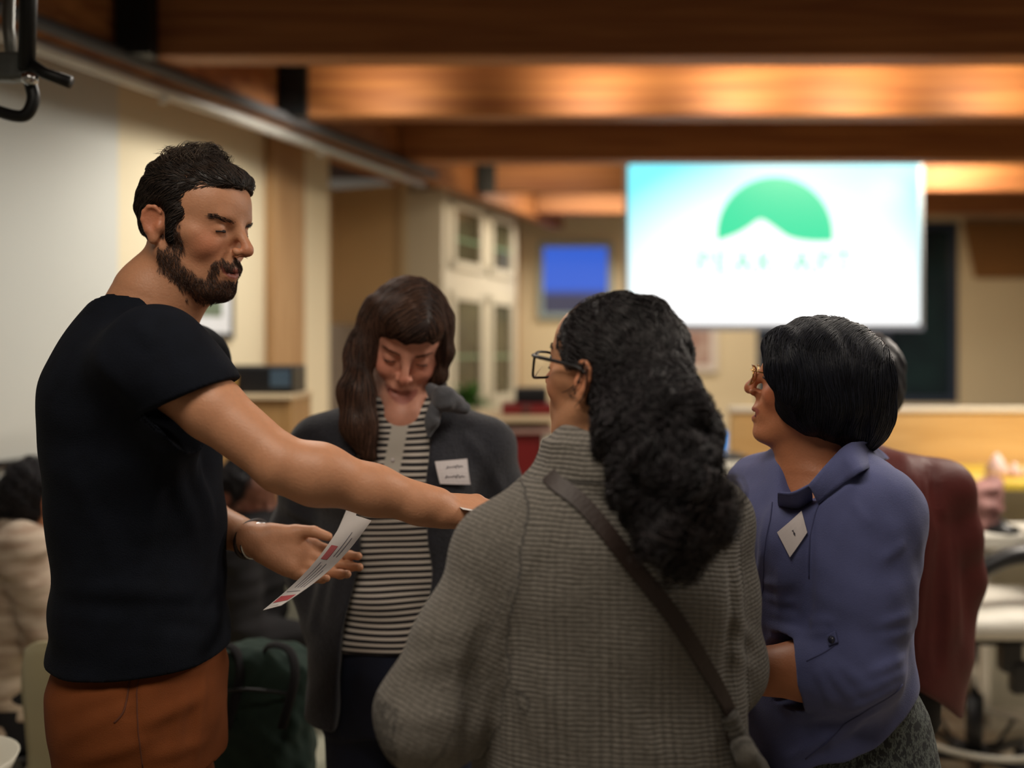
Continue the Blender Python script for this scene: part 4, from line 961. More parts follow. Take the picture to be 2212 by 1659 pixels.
# hem and openings
cut = Solid(); 
T.cone(sl_e-dn*.05, sl_e+dn*.16, .0520, .052, .002, 's')
hp = P(392, 864, 1.40); hn = np.array([.40, 0, -.915])
_c = Solid(); _c.cone(sh_r+dn*.02, el_r, .078, .074, .001); _cf = _c.pr[0][0]
T._add(lambda X: np.maximum(np.maximum(_cf(X), -((X-hp) @ hn)), X[:, 1]-1.478), (sh_r+el_r)/2, .3, .002, 's')
T.cone(sh_l+dl*.15, sh_l+dl*.3, .056, .056, .002, 's')
# neck opening: a tilted hollow
T.cone(P(300, 655, 1.60), P(352, 560, 1.6), .079, .10, .006, 's'); T.ell(P(372, 672, 1.585), (.062, .066, .062), .012, 's')
T.plane((0, 0, 1.005), (0, .0, -1), .004)
tf_ = fold_set(T, [(385, 905, 440, 1090, 1), (345, 915, 425, 1160, .9), (370, 905, 310, 1190, .6), (150, 1270, 455, 1290, .9), (120, 1325, 380, 1355, 1), (250, 1318, 468, 1335, .8), (190, 1365, 430, 1378, .7), (200, 760, 300, 880, .6), (420, 960, 460, 1150, .7), (150, 1000, 230, 1180, .5), (300, 700, 330, 740, .6)], .016, .008)
def tdisp(X):
    z = X[:, 2]; lowb = smstep(1.20, 1.05, z)
    return .0022*waves(X*np.array([1, 1, 2.2]), 5, 11)+lowb*.0028*np.sin((z+.18*X[:, 0]+.012*waves(X, 4, 3))*80)*(.4+.6*np.clip(waves(X, 3.5, 5), 0, 1))+tf_(X)
T.disp = tdisp
solid_obj('tee_shirt', T, .0035, M['tee'], man)
# trousers
Q = Solid()
Q.loft([(.82, -.630, 1.60, .125, .170), (.90, -.636, 1.60, .136, .176), (.96, -.640, 1.60, .137, .168), (1.01, -.642, 1.60, .124, .150), (1.04, -.642, 1.6, .118, .145)], BY, .03, n=2.3)
Q.chain([mb(.90, .0, .085), mb(.72, .02, .092), mb(.48, .03, .095), mb(.08, -.02, .095)], [.098, .090, .070, .055], .03)
Q.chain([mb(.90, .0, -.085), mb(.72, .01, -.092), mb(.48, .02, -.095), mb(.08, -.02, -.095)], [.098, .090, .070, .055], .03)
Q.plane((0, 0, .035), (0, 0, -1), .004)
qf_ = fold_set(Q, [(130, 1530, 330, 1480, .9), (140, 1600, 300, 1510, 1), (300, 1570, 440, 1505, .9), (170, 1645, 320, 1600, .8), (395, 1500, 380, 1650, .8), (440, 1430, 425, 1650, .7), (285, 1450, 278, 1560, -1.), (200, 1440, 270, 1460, .6), (320, 1640, 450, 1600, .7)], .012, .007)
Q.disp = lambda X: .0025*waves(X*np.array([1, 1, 1.6]), 6, 21)+qf_(X)
solid_obj('trousers', Q, .0035, M['rust'], man)
seam = mat('rust_seam', (84, 42, 20), .85)
def stitch(name, pts, m_, S, par, r=.0016, n=10):
    p = spline(pts, n); 
    for _ in range(3): p = p-S.grad(p)*S.ev(p)[:, None]
    V, F = tube_geo(p, r, 6); return mesh_obj(name, V, F, m_, par)
stitch('pocket_seam', [P(272, 1405, 1.40), P(276, 1450, 1.40), P(262, 1520, 1.40), P(240, 1560, 1.40)], seam, Q, man)
stitch('side_seam', [P(300, 1410, 1.40), P(306, 1500, 1.40), P(312, 1600, 1.40), P(316, 1680, 1.40)], seam, Q, man, .0012)
for s_ in (1, -1):
    K = Solid(); shoe(K, mb(0, -.03, s_*.095), BY, 1.0); solid_obj('shoe', K, .005, M['strap'], man)
# wrist watch, silver bangle
ax = (wr_l-el_l)/np.linalg.norm(wr_l-el_l); u1 = np.cross(ax, (0, 0, 1)); u1 /= np.linalg.norm(u1); u2 = np.cross(ax, u1)
def ring(name, c, r, tr, m_, fl=.5):
    a = np.linspace(0, 2*np.pi, 40); pts = [c+(u1*math.cos(t)+u2*math.sin(t)*.88)*r for t in a]; V, F = tube_geo(pts, tr, 8, False, 1.0); return tag(mesh_obj(name, V, F, m_, None), None)
o = ring('bracelet', wr_l-ax*.020, .0375, .0046, M['strap']); tag(o, 'dark leather bracelet on the wrist of the bearded man', 'bracelet')
o = ring('bangle', wr_l-ax*.006, .0355, .0028, M['chrome']); tag(o, 'thin shiny bangle beside the leather bracelet on his wrist', 'bangle')
# the leaflet held in the left hand
a0 = P(572, 1312, 1.50); a1 = P(745, 1118, 1.62); b0 = P(592, 1308, 1.42); b1 = P(800, 1128, 1.50)
o = empty('leaflet', P(680, 1210, 1.54), 'folded white leaflet with red print held low between the bearded man and the striped shirt', 'leaflet')
def sheet(name, c00, c10, c01, c11, m_, bow=.012, th=.0006, n=14, par=None, e0=0., e1=1., f0=0., f1=1., lift=0.):
    c00, c10, c01, c11 = map(np.asarray, (c00, c10, c01, c11)); nn = np.cross(c10-c00, c01-c00); nn = nn/np.linalg.norm(nn); V = []
    for s_ in (0, 1):
        for i in range(n):
            u = e0+(e1-e0)*i/(n-1)
            for j in range(5):
                v = f0+(f1-f0)*j/4; p = (c00*(1-u)+c10*u)*(1-v)+(c01*(1-u)+c11*u)*v
                V.append(p+nn*(bow*math.sin(math.pi*u)+lift+s_*th))
    F = []; N1 = n*5
    for i in range(n-1):
        for j in range(4): a = i*5+j; F.append([a, a+1, a+6, a+5]); F.append([N1+a, N1+a+5, N1+a+6, N1+a+1])
    rim = [j for j in range(5)]+[i*5+4 for i in range(1, n)]+[(n-1)*5+j for j in (3, 2, 1, 0)]+[i*5 for i in range(n-2, 0, -1)]
    for k in range(len(rim)): F.append([rim[k], N1+rim[k], N1+rim[(k+1) % len(rim)], rim[(k+1) % len(rim)]])
    return mesh_obj(name, V, F, m_, par, False)
L00, L10 = P(568, 1318, 1.46), P(752, 1108, 1.60); L01, L11 = P(606, 1308, 1.40), P(802, 1124, 1.50)
sheet('page', L00, L10, L01, L11, M['paper'], .012, par=o)
sheet('page', P(575, 1312, 1.468), P(748, 1102, 1.625), P(600, 1306, 1.42), P(770, 1108, 1.58), M['paper'], .020, par=o)
for e0, e1, f0, f1, mm in [(.075, .15, .12, .92, 'red_ink'), (.56, .70, .18, .48, 'red_ink'), (.20, .205, .15, .85, 'grey_ink'), (.25, .53, .30, .33, 'grey_ink'), (.25, .50, .45, .48, 'grey_ink'), (.25, .52, .60, .63, 'grey_ink'), (.25, .45, .75, .78, 'grey_ink'), (.60, .85, .62, .65, 'grey_ink'), (.60, .80, .76, .79, 'grey_ink')]:
    sheet('print', L00, L10, L01, L11, M[mm], .012, .0003, 10, o, e0, e1, f0, f1, .0009)
    sheet('print', L00, L10, L01, L11, M[mm], .012, .0003, 10, o, e0, e1, f0, f1, -.0006)
o = empty('handout', P(1050, 1085, 1.46), 'white sheet held out flat in the bearded man\'s right hand', 'paper')
sheet('page', P(972, 1082, 1.47), P(1106, 1076, 1.56), P(1000, 1100, 1.40), P(1135, 1098, 1.46), M['paper'], .006, par=o)
# ------------------------------------------------------------------ woman with the curly ponytail in the grey knitted cardigan, seen from behind
def knit_material(name, dark, light):
    m, nt, b = new_mat(name); L = nt.links; N = nt.nodes.new
    a = N('ShaderNodeAttribute'); a.attribute_name = 'knit'; sp = N('ShaderNodeSeparateXYZ'); L.new(a.outputs['Vector'], sp.inputs[0])
    def mth(op, x, y=None, z=None):
        n = N('ShaderNodeMath'); n.operation = op
        for i, v in enumerate((x, y, z)):
            if v is None: continue
            if isinstance(v, (int, float)): n.inputs[i].default_value = v
            else: L.new(v, n.inputs[i])
        return n.outputs[0]
    tc = N('ShaderNodeTexCoord'); ns = N('ShaderNodeTexNoise'); ns.inputs['Scale'].default_value = 30; ns.inputs['Detail'].default_value = 3; L.new(tc.outputs['Object'], ns.inputs['Vector'])
    n2 = N('ShaderNodeTexNoise'); n2.inputs['Scale'].default_value = 260; n2.inputs['Detail'].default_value = 3; L.new(tc.outputs['Object'], n2.inputs['Vector'])
    n3 = N('ShaderNodeTexNoise'); n3.inputs['Scale'].default_value = 7; L.new(tc.outputs['Object'], n3.inputs['Vector'])
    u, v, k = sp.outputs['X'], sp.outputs['Y'], sp.outputs['Z']          # k: 0 body, 1 sleeve
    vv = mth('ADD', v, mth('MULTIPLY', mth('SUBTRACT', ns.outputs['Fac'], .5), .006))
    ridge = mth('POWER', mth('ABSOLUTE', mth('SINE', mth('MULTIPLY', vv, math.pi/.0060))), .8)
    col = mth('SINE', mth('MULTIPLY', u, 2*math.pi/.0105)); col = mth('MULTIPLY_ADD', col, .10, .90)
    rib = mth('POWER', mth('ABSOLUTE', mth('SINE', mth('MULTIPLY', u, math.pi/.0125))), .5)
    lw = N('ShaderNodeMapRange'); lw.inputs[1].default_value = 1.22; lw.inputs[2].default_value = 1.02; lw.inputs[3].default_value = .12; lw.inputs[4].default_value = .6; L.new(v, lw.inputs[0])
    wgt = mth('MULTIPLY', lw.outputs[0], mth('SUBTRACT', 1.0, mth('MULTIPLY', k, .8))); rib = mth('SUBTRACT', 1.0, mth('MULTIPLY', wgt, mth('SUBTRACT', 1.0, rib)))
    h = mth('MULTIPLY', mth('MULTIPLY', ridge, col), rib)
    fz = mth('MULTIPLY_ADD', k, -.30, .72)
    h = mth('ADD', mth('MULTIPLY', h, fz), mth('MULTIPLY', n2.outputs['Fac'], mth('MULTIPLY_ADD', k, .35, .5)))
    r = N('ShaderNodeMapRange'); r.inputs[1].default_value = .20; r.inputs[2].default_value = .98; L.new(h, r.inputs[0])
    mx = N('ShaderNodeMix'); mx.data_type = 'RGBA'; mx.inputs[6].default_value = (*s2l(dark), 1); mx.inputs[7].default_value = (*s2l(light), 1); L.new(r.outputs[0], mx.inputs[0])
    L.new(mx.outputs[2], b.inputs['Base Color']); b.inputs['Roughness'].default_value = .95; b.inputs['Sheen Weight'].default_value = .15; b.inputs['Specular IOR Level'].default_value = .2
    bp = N('ShaderNodeBump'); bp.inputs['Strength'].default_value = 1; bp.inputs['Distance'].default_value = .003; L.new(h, bp.inputs['Height']); L.new(bp.outputs[0], b.inputs['Normal'])
    return m
M['knit'] = knit_material('grey_rib_knit', (56, 54, 51), (132, 127, 119))
kn = empty('person', (.14, 1.30, 0), 'person in a chunky grey knitted cardigan with a dark curly ponytail, back to us', 'person')
kO = P(1322, 806, 1.29); kR = rotz(math.radians(137)) @ roty(math.radians(-8)); kS = .95
KY = math.radians(106); kc = (.140, 1.285)
def kb(z, f, l, c=kc):   # forward, to her left
    return np.array([c[0]+math.cos(KY)*f-math.sin(KY)*l, c[1]+math.sin(KY)*f+math.cos(KY)*l, z])
ksl = P(1078, 1192, 1.24); kel = P(928, 1545, 1.20); kwl = P(1030, 1430, 1.46)
ksr = P(1530, 1120, 1.37); ker = P(1562, 1440, 1.37); kwr = P(1410, 1370, 1.60)
S = Solid(); head(S, kO, kR, kS, smile=.5, female=True, back=.012); S.at((0, 0, 0))
S.chain([kO+kR @ np.array([-.02, 0, -.07]), kb(1.36, 0, 0), kb(1.28, 0, 0)], [.050, .055, .07], .03)
S.cone(kO+kR @ np.array([.02, 0, -.085]), kb(1.34, .03, 0), .036, .045, .03)
S.loft([(.90, *kc, .10, .14), (1.1, *kc, .09, .13), (1.25, *kc, .09, .14), (1.33, *kc, .06, .07)], KY, .03)
for a, e_, w1, nb in ((ksl, kel, kwl, P(1120, 1400, 1.56)), (ksr, ker, kwr, P(1330, 1350, 1.66))):
    S.chain([kb(1.27, 0, 0), a, e_, w1], [.05, .045, .038, .024], .02)
    hand(S, w1, nb-w1, (0, -.3, 1), side=-1 if a is ksl else 1, curl=(.4, .45, .5, .5), sc_=.9)
S.at((0, 0, 0))
legs_simple(S, kb(.86, 0, .08), kb(.46, .02, .08), kb(.08, -.02, .08)); legs_simple(S, kb(.86, 0, -.08), kb(.46, .02, -.08), kb(.08, -.02, -.08))
V, F = S.mesh(.0028); V = smooth_mesh(V, F, 1)
mesh_obj('body', V, F, M['skin'], kn, True, head_tint(V, kO, kR, kS, (196, 142, 106), blush=.4))
Sk = Solid(); Sk.pr = [p for p in S.pr if np.linalg.norm(p[1]-kO) < .16]
face_bits(kn, Sk, kO, kR, kS, (30, 22, 22), teeth=False, openeye=.7)
# cardigan
K = Solid()
tab = [(.78, kc[0]+.00, kc[1], .150, .205), (.88, kc[0], kc[1], .148, .202), (.96, kc[0], kc[1], .140, .196), (1.05, kc[0], kc[1], .130, .188), (1.13, kc[0]-.002, kc[1], .126, .184), (1.21, kc[0]-.004, kc[1], .126, .186),
       (1.27, kc[0]-.004, kc[1], .116, .178), (1.315, kc[0]-.01, kc[1], .098, .145), (1.36, kc[0]-.018, kc[1], .080, .095), (1.40, kc[0]-.022, kc[1]-.005, .068, .075)]
K.loft(tab, KY, .03, n=2.25)
K.chain([kb(1.27, 0, .10), ksl, ksl+(kel-ksl)*.5, kel], [.070, .056, .058, .066], .035); K.cone(kel, kwl, .066, .052, .03)
K.chain([kb(1.28, 0, -.10), ksr, ksr+(ker-ksr)*.5, ker], [.070, .058, .056, .060], .035); K.cone(ker, kwr, .060, .05, .03)
# cowl collar: a thick soft roll round the neck
cc = P(1330, 1035, 1.275)
a = np.linspace(0, 2*np.pi, 15)
cen = [cc+np.array([.064*math.cos(t), .064*math.sin(t), .010-.012*math.cos(t)]) for t in a]
K.chain(cen, [.025]*15, .02)
cen = [cc+np.array([.062*math.cos(t)-.002, .058*math.sin(t), .038-.012*math.cos(t)]) for t in a]
K.chain(cen, [.017]*15, .02)
K.cone(kO+kR @ np.array([0, 0, -.10]), cc+np.array([0, 0, -.01]), .052, .050, .01, 's')
K.plane((0, 0, .80), (0, 0, -1), .006)
kf_ = fold_set(K, [(1052, 1350, 1012, 1500, -2.2), (1045, 1420, 1005, 1640, -2.4), (1090, 1420, 1190, 1640, .8), (1130, 1400, 1270, 1640, .8), (1060, 1460, 1110, 1650, .7), (1180, 1120, 1070, 1380, .5), (870, 1440, 980, 1420, .8), (850, 1540, 985, 1560, .7), (880, 1370, 1000, 1370, .5), (1575, 1320, 1630, 1390, .8), (1570, 1400, 1635, 1450, .8), (1585, 1200, 1575, 1500, -1.2), (1340, 1500, 1420, 1650, .6)], .013, .006)
def kdisp(X):
    d = .0020*waves(X*np.array([1, 1, 1.3]), 7, 31)
    d += kf_(X)
    # knitted ribs, real relief on the lower back
    q = X-np.array([*kc, 0]); u = -math.sin(KY)*q[:, 0]+math.cos(KY)*q[:, 1]
    return d
K.disp = kdisp
def kuv(V):
    q = V-np.array([*kc, 0]); l = -math.sin(KY)*q[:, 0]+math.cos(KY)*q[:, 1]; f = math.cos(KY)*q[:, 0]+math.sin(KY)*q[:, 1]
    ang = np.arctan2(l/.185, -f/.12); z = V[:, 2]
    u = ang*.17*(1+.35*(1.25-z)); v = z-.12*l+.35*l*l+.0*u
    out = np.stack([u, v, np.zeros(len(V))], 1)
    for (a_, e_, w1) in ((ksl, kel, kwl), (ksr, ker, kwr)):
        def seg(p, q_):
            ba = q_-p; t = ((V-p) @ ba)/(ba @ ba); L = np.linalg.norm(V-p-np.clip(t, 0, 1)[:, None]*ba, axis=1); return t, L, np.linalg.norm(ba)
        t1, L1, n1 = seg(a_, e_); t2, L2, n2 = seg(e_, w1)
        cl = np.array([K.pr[0][0](V)]).ravel() > .006
        m1 = cl & (L1 < .12) & (L1 <= L2); m2 = cl & (L2 < .12) & (L2 < L1)
        for m_, p, q_, t, nn, o_ in ((m1, a_, e_, t1, n1, 0), (m2, e_, w1, t2, n2, n1)):
            ax = (q_-p)/nn; x1 = np.cross(ax, (0, 0, 1)); x1 /= np.linalg.norm(x1); x2 = np.cross(ax, x1); r_ = V-p
            out[m_, 0] = (np.arctan2(r_ @ x2, r_ @ x1)*.06)[m_]; out[m_, 1] = (t*nn+o_)[m_]; out[m_, 2] = 1
    dc = np.linalg.norm((V-cc)[:, :2], axis=1); m_ = (V[:, 2] > 1.352) & (dc < .13)
    out[m_, 0] = (np.arctan2(V[:, 1]-cc[1], V[:, 0]-cc[0])*.09)[m_]; out[m_, 1] = (V[:, 2]*1.0)[m_]
    return out
solid_obj('cardigan', K, .0035, M['knit'], kn, uvf=kuv)
# rolled ribbed front band that swings below the strap
def ribroll(name, pts, r, m, par, pitch=.0095):
    p = spline(pts, 14); L = np.concatenate([[0], np.cumsum(np.linalg.norm(np.diff(p, axis=0), axis=1))]); t = np.arange(0, L[-1], .0012)
    p = np.stack([np.interp(t, L, p[:, i]) for i in range(3)], 1); rr = np.interp(t, np.linspace(0, L[-1], len(r)), r)
    V, F = tube_geo(p, rr*(1+.10*np.abs(np.sin(t*np.pi/pitch))), 20); u = np.zeros((len(V), 3)); u[:, 1] = np.repeat(t, 20); u[:, 0] = .0125
    return mesh_obj(name, V, F, m, par, True, None, u)
ribroll('front_band', [hit(K, 1572, 1540)+(0, -.004, 0), hit(K, 1592, 1590)+(.0, -.012, 0), hit(K, 1615, 1640)+(0, -.014, 0), hit(K, 1640, 1700)+(0, -.014, -.0), hit(K, 1650, 1790)+(0, -.014, 0)], [.012, .021, .024, .026, .02], M['knit'], kn)
# trousers and shoes
Q = Solid(); Q.loft([(.74, *kc, .12, .16), (.86, *kc, .125, .165), (.92, *kc, .12, .16)], KY, .03)
for s_ in (1, -1): Q.chain([kb(.80, 0, s_*.08), kb(.46, .02, s_*.08), kb(.07, -.02, s_*.08)], [.085, .065, .05], .03)
Q.plane((0, 0, .03), (0, 0, -1), .003); solid_obj('trousers', Q, .007, M['black_cloth'], kn)
for s_ in (1, -1):
    Z = Solid(); shoe(Z, kb(0, -.03, s_*.08), KY, .92); solid_obj('shoe', Z, .006, M['blk_plastic'], kn)
# hair
H = Solid(kO, kR, kS)
H.ell((-.014, 0, .030), (.100, .083, .086), .01); H.ell((-.055, -.005, .01), (.050, .062, .062), .03)
H.ell((.114, 0, -.012), (.078, .15, .088), .01, 's'); H.box((.06, 0, -.11), (.075, .2, .07), .02, .02, 's')
for y in (-1, 1): H.ell((.012, y*.088, -.018), (.024, .026, .030), .01, 's')
H.at((0, 0, 0))
H.ell(P(1420, 860, 1.20), (.05, .045, .045), .03)
pt = [P(1408, 850, 1.20), P(1415, 925, 1.15), P(1420, 1005, 1.13), P(1436, 1080, 1.12), P(1455, 1145, 1.115), P(1478, 1200, 1.12)]
H.chain(pt, [.044, .051, .045, .034, .020, .007], .03)
H.ell(P(1330, 900, 1.21), (.028, .03, .05), .03); H.ell(P(1505, 960, 1.14), (.018, .025, .05), .03); H.ell(P(1530, 1110, 1.125), (.018, .02, .03), .02); H.ell(P(1400, 1120, 1.11), (.022, .02, .04), .02)
def lump(X):
    m_ = smstep(1.48, 1.40, X[:, 2]); return (.0025+.0045*m_)*waves(X, 16, 41)+(.001+.002*m_)*waves(X, 38, 42)
H.disp = lump
V2, F2 = H.mesh(.0035); mesh_obj('hair', V2, F2, M['hair'], kn, True, np.tile(s2l((22, 19, 21)), (len(V2), 1)))
tie = P(1470, 850, 1.20)
def fl_k(X, t):
    up = smstep(1.43, 1.47, X[:, 2]-.0)[:, None]
    D1 = tie-X; D1 /= np.linalg.norm(D1, axis=1)[:, None]; D1 = D1+.35*np.stack([waves(X, 9, 51), waves(X, 9, 52), waves(X, 9, 53)], 1)
    D2 = np.array([.1, -.1, -1.])+.9*np.stack([waves(X, 12, 54), waves(X, 12, 55), .5*waves(X, 12, 56)], 1)
    return D1*up+D2*(1-up)
zz = V2[:, 2]
strands('hair_strand', H, pick(V2, zz > 1.44, 8000, 5), fl_k, kn, M['hair'], steps=14, ds=.006, r0=.0007, off=(.0, .004), base=(15, 13, 17), tip=(40, 34, 36), seed=11, jit=.25, curl=.0018, curlf=1.5, lift=.002)
strands('ponytail_curls', H, pick(V2, zz < 1.47, 9000, 6), fl_k, kn, M['hair'], steps=15, ds=.006, r0=.0008, off=(.0, .006), base=(13, 12, 16), tip=(44, 38, 42), seed=12, jit=.45, curl=.004, curlf=2.4, lift=.003)
strands('loose_curls', H, pick(V2, (zz < 1.34) & (V2[:, 0] > .20), 450, 7), lambda X, t: np.tile([.45, -.05, -.8+1.3*t], (len(X), 1)), kn, M['hair'], steps=18, ds=.0055, r0=.0008, off=(.002, .014), base=(18, 15, 19), tip=(60, 50, 50), seed=13, jit=.6, curl=.005, curlf=2.2, lift=.016)
# a few strands hanging before the ear
for i, pl in enumerate([[(1262, 780), (1250, 820), (1228, 842), (1212, 848)], [(1268, 790), (1262, 850), (1240, 880)], [(1258, 800), (1245, 835), (1225, 850)]]):
    p = spline([hit(Sk, *q)+(0, -.004, 0) if q[0] < 1500 else q for q in pl], 8)
    V, F = tube_geo(p, np.linspace(.0016, .0004, len(p)), 6); mesh_obj('stray_lock', V, F, M['hair'], kn, True, np.tile(s2l((34, 26, 28)), (len(V), 1)))
# glasses: black frame, temples over the ears
g = empty('eyeglasses', kO+kR @ np.array([.10, 0, 0]), 'black framed glasses on the person with the curly ponytail', 'glasses')
w_ = lambda p: kO+kR @ (np.asarray(p, float)*kS)
for y in (-1, 1):
    a = np.linspace(0, 2*np.pi, 33); el = [w_((.112-.010*abs(math.cos(t)), y*(.033+.026*np.sign(math.cos(t))*abs(math.cos(t))**.6), -.004+.020*np.sign(math.sin(t))*abs(math.sin(t))**.6)) for t in a]
    V, F = tube_geo(el, .0019, 8, False); fr = mesh_obj('rim', V, F, M['blk_plastic'], g)
    V = [np.mean(el, 0)]+el[:-1]; F = [[0, i+1, (i+1) % 32+1] for i in range(32)]; mesh_obj('lens', V, F, M['glass'], g, False)
    p = spline([w_((.103, y*.060, .012)), w_((.08, y*.078, .013)), w_((.03, y*.084, .012)), w_((-.01, y*.084, .008)), w_((-.03, y*.080, -.012))], 8)
    V, F = tube_geo(p, .0034, 8, True, .8); mesh_obj('temple', V, F, M['blk_plastic'], g)
V, F = tube_geo(spline([w_((.110, -.010, .006)), w_((.118, 0, .009)), w_((.110, .010, .006))], 6), .0018, 8); mesh_obj('bridge', V, F, M['blk_plastic'], g)
# the brown shoulder strap across the back
pp = [(1186, 1026), (1205, 1048), (1262, 1092), (1340, 1190), (1430, 1300), (1500, 1405), (1548, 1486), (1580, 1550), (1610, 1640), (1640, 1740)]
def band(name, S, pix, wid, th, m, par, off=.003, n=8):
    c = spline([hit(S, *q) for q in pix], n); c = c-S.grad(c)*(S.ev(c)-off)[:, None]
    ker = np.hanning(13); ker /= ker.sum(); c = np.stack([np.convolve(np.pad(c[:, i], 6, mode='edge'), ker, 'valid') for i in range(3)], 1)
    G = S.grad(c); T = np.gradient(c, axis=0); T /= np.linalg.norm(T, axis=1)[:, None]; N_ = np.cross(T, G); N_ /= np.linalg.norm(N_, axis=1)[:, None]; G = np.cross(N_, T)
    prof = [(-1, -1), (1, -1), (1.03, 0), (1, 1), (-1, 1), (-1.03, 0)]; V = np.concatenate([c[:, None]+N_[:, None]*a*wid/2+G[:, None]*b_*th/2 for a, b_ in prof], 1)
    k = len(prof); F = [[j*k+i, j*k+(i+1) % k, (j+1)*k+(i+1) % k, (j+1)*k+i] for j in range(len(c)-1) for i in range(k)]+[list(range(k))[::-1], [(len(c)-1)*k+i for i in range(k)]]
    return mesh_obj(name, V.reshape(-1, 3), F, m, par, False)
o = band('bag_strap', K, pp, .0215, .003, M['strap'], None, .004); tag(o, 'dark brown leather bag strap crossing the back of the grey cardigan', 'strap')
# ------------------------------------------------------------------ laughing woman in the striped top and charcoal fleece
ws = empty('person', (-.23, 1.95, 0), 'laughing person looking down in a striped henley and open charcoal fleece jacket', 'person')
sc2 = (-.232, 1.96); SY = math.radians(-92)
sO = P(878, 733, 1.93); sR = rotz(math.radians(-84)) @ roty(math.radians(32)) @ rotx(math.radians(-9)); sS = .98
def sb(z, f, l): return np.array([sc2[0]+math.cos(SY)*f-math.sin(SY)*l, sc2[1]+math.sin(SY)*f+math.cos(SY)*l, z])
S = Solid(); head(S, sO, sR, sS, smile=1.5, female=True, brow=.8, ear=True, mo=.009, mw=1.28); S.at((0, 0, 0))
for y in (-1, 1): S.at(sO, sR, sS).ell((.060, y*.036, -.034), (.028, .020, .018), .014)
S.at((0, 0, 0))
S.chain([sO+sR @ np.array([-.03, 0, -.06]), sb(1.42, .00, .015), sb(1.34, 0, 0)], [.050, .053, .07], .03)
S.cone(sO+sR @ np.array([.015, 0, -.085]), sb(1.38, .045, .01), .034, .045, .03)
S.loft([(.90, *sc2, .09, .13), (1.1, *sc2, .085, .125), (1.3, *sc2, .088, .145), (1.38, *sc2, .06, .08)], SY, .03)
ssr = P(696, 965, 1.96); ser = P(648, 1150, 2.01); swr = P(695, 1330, 1.96)
ssl = P(1046, 965, 1.96); sel = P(1080, 1150, 2.00); swl = P(1100, 1290, 1.82)
for a, e_, w1, nb, sd in ((ssr, ser, swr, P(712, 1410, 1.97), -1), (ssl, sel, swl, P(1100, 1370, 1.74), 1)):
    S.chain([sb(1.33, 0, 0), a, e_, w1], [.05, .043, .036, .024], .02)
    hand(S, w1, nb-w1, (0, -.5, .8), side=-sd, curl=(.5, .55, .6, .6), sc_=.9)
S.at((0, 0, 0))
for s_ in (1, -1): legs_simple(S, sb(.88, 0, s_*.08), sb(.47, .02, s_*.08), sb(.08, -.02, s_*.08))
V, F = S.mesh(.0026); V = smooth_mesh(V, F, 1)
mesh_obj('body', V, F, M['skin'], ws, True, head_tint(V, sO, sR, sS, (214, 152, 128), blush=.45, lips=(168, 100, 88), mo=.009, mw=1.28))
Ss = Solid(); Ss.pr = [p for p in S.pr if np.linalg.norm(p[1]-sO) < .17]
face_bits(ws, Ss, sO, sR, sS, (112, 72, 52), brow_w=.0013, mo=.009, mw=1.28, brow_z=.019, arch=.004)
# striped top
def stripe_material():
    m, nt, b = new_mat('striped_jersey'); L = nt.links; N = nt.nodes.new
    a = N('ShaderNodeAttribute'); a.attribute_name = 'knit'; sp = N('ShaderNodeSeparateXYZ'); L.new(a.outputs['Vector'], sp.inputs[0])
    def mth(op, x, y=None):
        n = N('ShaderNodeMath'); n.operation = op
        for i, v in enumerate((x, y)):
            if v is None: continue
            if isinstance(v, (int, float)): n.inputs[i].default_value = v
            else: L.new(v, n.inputs[i])
        return n.outputs[0]
    s_ = mth('SINE', mth('MULTIPLY', sp.outputs['Y'], 2*math.pi/.0122))
    r = N('ShaderNodeMapRange'); r.inputs[1].default_value = -.25; r.inputs[2].default_value = .05; L.new(s_, r.inputs[0])
    mx = N('ShaderNodeMix'); mx.data_type = 'RGBA'; mx.inputs[6].default_value = (*s2l((202, 194, 184)), 1); mx.inputs[7].default_value = (*s2l((26, 24, 30)), 1); L.new(r.outputs[0], mx.inputs[0])
    m2 = N('ShaderNodeMix'); m2.data_type = 'RGBA'; L.new(sp.outputs['X'], m2.inputs[0]); L.new(mx.outputs[2], m2.inputs[6]); m2.inputs[7].default_value = (*s2l((186, 180, 170)), 1)
    L.new(m2.outputs[2], b.inputs['Base Color']); b.inputs['Roughness'].default_value = .85
    return m
M['stripe'] = stripe_material()
T = Solid()
T.loft([(.84, *sc2, .112, .158), (.95, *sc2, .108, .152), (1.05, *sc2, .104, .142), (1.15, *sc2, .104, .140), (1.25, *sc2, .112, .150), (1.33, *sc2, .105, .155), (1.38, *sc2, .082, .105), (1.43, sc2[0]+.012, sc2[1]-.005, .064, .068)], SY, .03, n=2.3)
T.ell(sb(1.26, .085, .065), (.06, .045, .055), .04); T.ell(sb(1.26, .085, -.065), (.06, .045, .055), .04)
T.cone(sb(1.44, .05, .02), sb(1.375, .13, .022), .042, .014, .01, 's'); T.cone(sb(1.45, 0, .012), sb(1.52, 0, .012), .058, .08, .006, 's')
T.plane((0, 0, P(0, 1412, 1.86)[2]), (0, 0, -1), .004)
T.disp = lambda X: .0022*waves(X*np.array([1, 1, 2]), 6, 61)+.003*smstep(1.16, 1.0, X[:, 2])*np.sin(X[:, 2]*70+waves(X, 3, 6)*1.2)*(.5+.5*waves(X, 3, 8))
def suv(V):
    o = np.zeros((len(V), 3)); o[:, 1] = V[:, 2]+.0016*waves(V, 9, 63)-.04*(V[:, 0]-sc2[0])
    x = V[:, 0]-(sc2[0]-.012+.16*(V[:, 2]-1.26)); o[:, 0] = (1-smstep(.0155, .018, np.abs(x)))*smstep(1.262, 1.268, V[:, 2])*(V[:, 1] < sc2[1]); return o
o = solid_obj('striped_top', T, .0028, M['stripe'], ws, uvf=suv)
